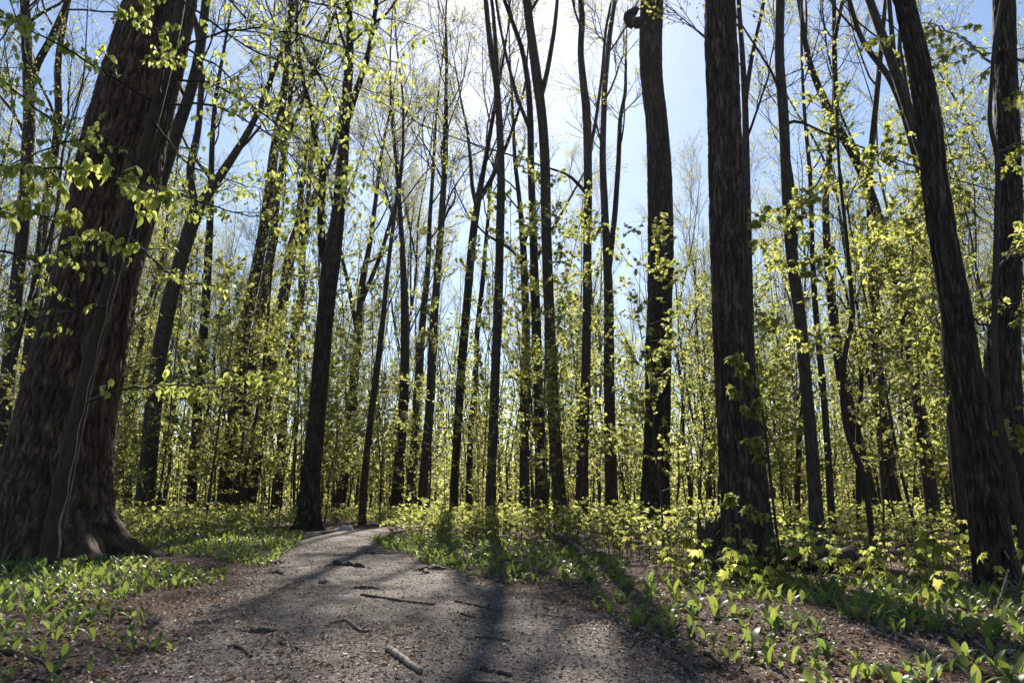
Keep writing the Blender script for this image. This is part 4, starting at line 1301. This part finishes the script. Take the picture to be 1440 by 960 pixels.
v = np.concatenate([v1, v2]); f = np.concatenate([f1, f2 + len(v1)]); t = np.concatenate([t1, t2])
o = obj('seedling_carpet', mk_mesh('seedling_carpet', v, [f], False, {'tint': t}), M['maple_s'])
tag(o, 'knee high carpet of yellow green maple seedlings under the trees', 'seedlings', kind='stuff')
H_ = np.array([q for q in H_ if q[0, 1] < 8.5])
v, f = tubes(H_, np.full((len(H_), 3), 0.0025), 3)
st_o = obj('seedling_stems', mk_mesh('seedling_stems', v, [f]), M['stem'], o)
st_o['kind'] = 'stuff'

# ------------------------------------------------------------------ litter and chips
rc = np.random.RandomState(21)
LIT = (np.array([[0, 0, 0], [.34, .4, .2], [.2, .75, .12], [0, 1, .1], [-.36, .55, .22], [0, .5, 0]]),
       np.array([[5, 0, 1], [5, 1, 2], [5, 2, 3], [5, 3, 4], [5, 4, 0]]))


def strew(n, ymin, ymax, size, on_path):
    y = ymin + (ymax - ymin) * rc.rand(n) ** 1.5
    x = (rc.rand(n) * 2 - 1) * (0.8 * y + 0.4)
    e = (np.abs(x - path_c(y)) / path_w(y))
    if on_path:
        ok = e < 1.1
    else:
        keep = np.clip((e - 0.72) / 0.35, 0, 1)
        drift = np.clip((vnoise(x * 1.3 + 4, y * 1.3) - 0.52) * 4, 0, 1) * 0.35
        ok = rc.rand(n) < np.maximum(keep, 0.03 + drift)
    x, y = x[ok], y[ok]
    p = np.stack([x, y, surf_z(x, y) + 0.003], 1)
    s = size * (0.4 + 1.0 * rc.rand(len(x)) ** 1.5)
    return p, s


def flat_frames(n, rng, tilt):
    az = rng.rand(n) * 6.283
    el = tilt * rng.normal(size=n)
    y = np.stack([np.cos(az) * np.cos(el), np.sin(az) * np.cos(el), np.sin(el)], 1)
    up = np.array([0, 0, 1.0]) + tilt * rng.normal(size=(n, 3))
    x = nrm(np.cross(y, up))
    return x, y, np.cross(x, y)


p, s = strew(50000, 1.4, 9, 0.026, False)
v1, f1, t1 = leaves(LIT, p, s, flat_frames(len(p), rc, 0.38), rc, 0.6 + 0.6 * rc.rand(len(p)))
p, s = strew(95000, 1.4, 11, 0.020, False)
v2, f2, t2 = leaves(KITE, p, s, flat_frames(len(p), rc, 0.42), rc, 0.5 + 0.9 * rc.rand(len(p)))
v = np.concatenate([v1, v2]); f = np.concatenate([f1, f2 + len(v1)]); t = np.concatenate([t1, t2])
o = obj('leaf_litter', mk_mesh('leaf_litter', v, [f], False, {'tint': t}), M['litter'])
tag(o, 'curled brown dead leaves strewn over the forest floor', 'leaf litter', kind='stuff')
p, s = strew(150000, 1.4, 9, 0.013, True)
v, f, t = leaves(KITE, p, s, flat_frames(len(p), rc, 0.35), rc, 0.5 + 0.9 * rc.rand(len(p)))
o = obj('path_chips', mk_mesh('path_chips', v, [f], False, {'tint': t ** 1.6}), M['chips'])
tag(o, 'small bits of wood and leaf crumbs trodden over the path', 'wood chips', kind='stuff')


n = 900
y = 1.6 + 7 * rc.rand(n) ** 1.5
x = path_c(y) + (rc.rand(n) * 2 - 1) * path_w(y) * 1.25
a = rc.rand(n) * 6.283
ln = 0.015 + 0.07 * rc.rand(n) ** 2
P = np.zeros((n, 4, 3))
for j in range(4):
    P[:, j, 0] = x + np.cos(a) * ln * (j / 3 - 0.5) + 0.05 * ln * rc.normal(size=n)
    P[:, j, 1] = y + np.sin(a) * ln * (j / 3 - 0.5) + 0.05 * ln * rc.normal(size=n)
    P[:, j, 2] = surf_z(P[:, j, 0], P[:, j, 1]) + 0.003
v, f = tubes(P, np.repeat((0.0010 + 0.0016 * rc.rand(n))[:, None], 4, 1), 4)
o = obj('path_twigs', mk_mesh('path_twigs', v, [f], True, {'tint': np.repeat(rc.rand(n) ** 1.5, 16)}), M['chips'])
tag(o, 'scattered tiny broken twigs trodden into the path', 'twigs', kind='stuff')

# ------------------------------------------------------------------ sticks, roots, log, stump
def stick(name, label, cat, pix, r, mat, lift=0.0, side=None, sides=8, seed=0, group=None, sink=0.3):
    rng = np.random.RandomState(600 + seed)
    W = []
    for px, py, *h in pix:
        d = gdist(py) if len(h) < 2 else h[1]
        p = at(px, py, d)
        p[2] = float(surf_z(p[0], p[1])) + r * (1 - sink) + (h[0] if h else 0) + lift
        W.append(p)
    W = np.array(W)
    base = W.mean(0); base[2] = W[:, 2].min() - r * (1 - sink)
    P, R = resample(W - base, np.linspace(r, r * 0.7, len(W)), 22)
    jit = rng.normal(size=(22, 3)) * np.array([0.5, 0.5, 0.25]) * r
    P[1:-1] += jit[1:-1] * 0.5
    R = R * (0.85 + 0.3 * rng.rand(22))
    v, f = tubes(P[None], R[None], sides)
    m = len(v)
    caps = np.stack([np.arange(sides)[::-1], np.arange(m - sides, m)])
    root = obj(name, mk_mesh(name, v, [f, caps]), M[mat], None, base)
    tag(root, label, cat, group)
    if side:
        for k, (t, dx, dy, dz) in enumerate(side):
            q = P[int(t * 21)]
            pp_, rr_ = resample([q, q + np.array([dx, dy, dz]) * 0.5, q + np.array([dx, dy, dz])], [r * 0.7, r * 0.55, r * 0.4], 8)
            v, f = tubes(pp_[None], rr_[None], 6)
            obj('side_twig', mk_mesh('side_twig', v, [f, np.arange(len(v) - 6, len(v))[None]]), M[mat], root)
    return root


stick('fallen_stick', 'short thick pale stick with a broken knobby end lying in mid path', 'stick', [(546, 912), (560, 920), (578, 932), (592, 942)], 0.0135, 'dead', side=[(0.05, 0.02, -0.015, 0.012)], seed=1)
stick('fallen_stick', 'pale forked stick lying near the short thick stick', 'stick', [(489, 870), (498, 877), (510, 886), (520, 882)], 0.009, 'dead', side=[(0.7, 0.03, 0.06, 0.015)], seed=2)
stick('fallen_stick', 'little pale twig beside the forked stick', 'stick', [(466, 873), (476, 871), (485, 869)], 0.007, 'dead', seed=3)
stick('fallen_stick', 'pale grey stick at the leek edge of the path', 'stick', [(274, 874), (292, 871), (308, 868)], 0.013, 'dead', seed=4)
stick('fallen_stick', 'dark bent twig on the shaded leek side of the path', 'stick', [(330, 903), (343, 910), (354, 920)], 0.009, 'dead_dark', seed=5)
stick('fallen_stick', 'dark slanting twig with a side shoot before the forked stick', 'stick', [(394, 900), (410, 905), (426, 912)], 0.007, 'dead_dark', side=[(0.5, 0.03, -0.08, 0.0)], seed=6)
stick('fallen_stick', 'long thin dark twig lying in the shadow band across the path', 'stick', [(508, 838), (545, 842), (580, 847), (612, 850)], 0.008, 'dead_dark', seed=7)
stick('fallen_stick', 'thin dark twig lying past the shadow band on the sunny path', 'stick', [(640, 844), (670, 850), (705, 858)], 0.007, 'dead_dark', seed=8)
stick('fallen_stick', 'short dark twig next to a small bark scrap in the path', 'stick', [(648, 861), (668, 866)], 0.007, 'dead_dark', seed=9)
stick('fallen_stick', 'straight dark twig lying crosswise in the sunny path', 'stick', [(668, 894), (690, 895), (716, 898)], 0.006, 'dead_dark', seed=10)
stick('bark_flake', 'broad dark curl of fallen bark on the path', 'bark', [(676, 936), (690, 937), (706, 941), (720, 945)], 0.014, 'dead_dark', seed=11, sink=0.8)
stick('fallen_stick', 'dark stick lying below the curl of fallen bark', 'stick', [(653, 956), (685, 957), (716, 958)], 0.010, 'dead_dark', seed=12)
stick('fallen_stick', 'thin pale twig at the leafy edge of the path', 'stick', [(762, 861), (778, 864), (797, 867)], 0.006, 'dead', seed=13)
stick('fallen_branch', 'dark bent branch with a grey stub among the leeks', 'branch', [(924, 905), (944, 918), (962, 932), (978, 942)], 0.013, 'dead_dark', side=[(0.95, 0.03, 0.15, 0.05)], seed=14)
stick('fallen_stick', 'brown stick leaning against the bent branch among the leeks', 'stick', [(985, 916), (1000, 918), (1018, 934)], 0.010, 'dead_dark', seed=15)
stick('fallen_stick', 'long dark stick half buried in the leek patch', 'stick', [(-10, 926), (30, 927), (60, 932), (84, 940)], 0.010, 'dead_dark', seed=16)
stick('fallen_stick', 'dark stick lying among the dense leeks below the huge trunk', 'stick', [(205, 822), (240, 814), (266, 810)], 0.014, 'dead_dark', seed=17)
stick('fallen_branch', 'bare dark branch lying in the undergrowth past the huge trunk', 'branch', [(165, 735, 0.16), (205, 741, 0.2), (250, 742, 0.2)], 0.018, 'dead_dark', side=[(0.2, 0.5, 0.1, 0.28)], seed=18)
stick('leaning_twig', 'pale dry twig leaning out of the seedlings by the fallen log', 'twig', [(1140, 806, 0.05, 5.0), (1172, 800, 0.28, 5.05), (1215, 800, 0.5, 5.1)], 0.005, 'dead', seed=19)
stick('leaning_twig', 'pale curved twig propped before the leaning furrowed trunk', 'twig', [(1403, 872, 0.02, 3.3), (1412, 870, 0.08, 3.32), (1428, 866, 0.19, 3.35)], 0.0045, 'dead', seed=20)
stick('fallen_branch', 'dark branch propped in the undergrowth beyond the maple seedlings', 'branch', [(1262, 785, 0.08, 6.4), (1290, 783, 0.16, 6.4), (1325, 780, 0.26, 6.4)], 0.016, 'dead_dark', seed=21)
stick('fallen_log', 'dark rotting log lying behind the straight furrowed trunk', 'log', [(1070, 806, 0, 5.45), (1120, 804, 0, 5.35), (1180, 808, 0, 5.15), (1245, 815, 0, 4.95)], 0.095, 'dead_dark', sides=14, seed=22, sink=-0.1,
      side=[(0.4, 0.10, -0.1, 0.12)])
stick('fallen_log', 'short dark rotten log arching out of the yellow seedlings', 'log', [(785, 790, 0.12, 6.6), (800, 790, 0.11, 6.4), (815, 795, 0.03, 6.1), (835, 800, -0.03, 5.9)], 0.035, 'dead_dark', sides=10, seed=23, sink=0.3)
# roots crossing the path: pieces of the path
for k, pix in enumerate([[(452, 797), (470, 793), (500, 796), (532, 799)], [(372, 806), (392, 804), (407, 809)], [(378, 793), (392, 790), (402, 793)], [(572, 802), (595, 801), (612, 799), (640, 797)],
                         [(596, 803), (600, 806), (592, 808)], [(508, 778), (522, 780), (538, 779)], [(488, 826), (510, 828), (560, 830)], [(448, 820), (455, 818), (462, 822)], [(330, 880), (370, 884), (395, 880)]]):
    W = np.array([at(px, py, gdist(py)) for px, py in pix])
    W[:, 2] = surf_z(W[:, 0], W[:, 1]) + 0.008
    W[0, 2] -= 0.03; W[-1, 2] -= 0.03
    P, R = resample(W, np.array([0.012] + [0.026] * (len(W) - 2) + [0.012]), 24)
    P[1:-1] += 0.006 * RS.normal(size=(22, 3))
    v, f = tubes(P[None], R[None], 9)
    obj('root', mk_mesh('root', v, [f]), M['dead_dark'], p_)

# rotten stump behind the straight trunk
th = np.arange(22) / 22 * 6.283
zs = np.linspace(-0.05, 1, 9)
base = at(1004, 790, 5.45); base[2] = float(ground_z(base[0], base[1]))
V = []
for j, z in enumerate(zs):
    for q, a in enumerate(th):
        top = 0.20 + 0.16 * vnoise(np.array([math.cos(a) * 2 + 4]), np.array([math.sin(a) * 2]))[0] + 0.10 * (q % 3 == 0)
        r = 0.085 * (1 + 0.5 * math.exp(-max(z, 0) * 4)) * (0.85 + 0.3 * random.random())
        V.append((r * math.cos(a) * 1.2, r * math.sin(a), z * top))
for q, a in enumerate(th):
    V.append((0.05 * math.cos(a), 0.045 * math.sin(a), 0.12))
nn = len(zs) + 1
idx = np.arange(nn * 22).reshape(nn, 22)
a = idx[:-1]; c = idx[1:]
F = np.stack([a, np.roll(a, -1, 1), np.roll(c, -1, 1), c], -1).reshape(-1, 4)
st = obj('rotten_stump', mk_mesh('rotten_stump', np.array(V), [F, idx[-1][None]], False), M['dead_dark'], None, base)
tag(st, 'jagged reddish rotten stump beside the straight furrowed trunk', 'stump')

# pale stone where the path disappears
V, F = [], []
rr = np.random.RandomState(5)
nu, nv = 12, 7
for j in range(nv):
    ph = math.pi * j / (nv - 1)
    for q in range(nu):
        a = 6.283 * q / nu
        k = 0.85 + 0.3 * rr.rand()
        V.append((0.13 * k * math.sin(ph) * math.cos(a), 0.08 * k * math.sin(ph) * math.sin(a), 0.07 * k * math.cos(ph)))
idx = np.arange(nu * nv).reshape(nv, nu)
a = idx[:-1]; c = idx[1:]
F = np.stack([a, c, np.roll(c, -1, 1), np.roll(a, -1, 1)], -1).reshape(-1, 4)
sp0 = at(487, 741, 12.4); sp0[2] = float(surf_z(sp0[0], sp0[1])) + 0.02
o = obj('pale_stone', mk_mesh('pale_stone', np.array(V), [F]), M['stone'], None, sp0)
tag(o, 'pale stone lying on the path where it disappears', 'stone')

# ------------------------------------------------------------------ the spring air between the trees
hx0, hx1, hy0, hy1, hz0, hz1 = -406.0, 406.0, -106.0, 606.0, -1.6, 32.0
V = np.array([(x, y, z) for x in (hx0, hx1) for y in (hy0, hy1) for z in (hz0, hz1)])
F = np.array([(0, 1, 3, 2), (4, 6, 7, 5), (0, 4, 5, 1), (2, 3, 7, 6), (0, 2, 6, 4), (1, 5, 7, 3)])
hm = bpy.data.materials.new('woodland air')
hm.use_nodes = True
hn = hm.node_tree
hn.nodes.clear()
ho = hn.nodes.new('ShaderNodeOutputMaterial')
hv = hn.nodes.new('ShaderNodeVolumePrincipled')
hv.inputs['Color'].default_value = (0.92, 0.95, 1.0, 1)
hv.inputs['Density'].default_value = 0.0002
hv.inputs['Anisotropy'].default_value = 0.7
hn.links.new(hv.outputs['Volume'], ho.inputs['Volume'])
o = obj('haze', mk_mesh('haze', V, [F], False), hm)
tag(o, 'thin bright spring haze hanging between the trees', 'haze', kind='stuff')
sc.cycles.volume_bounces = 0
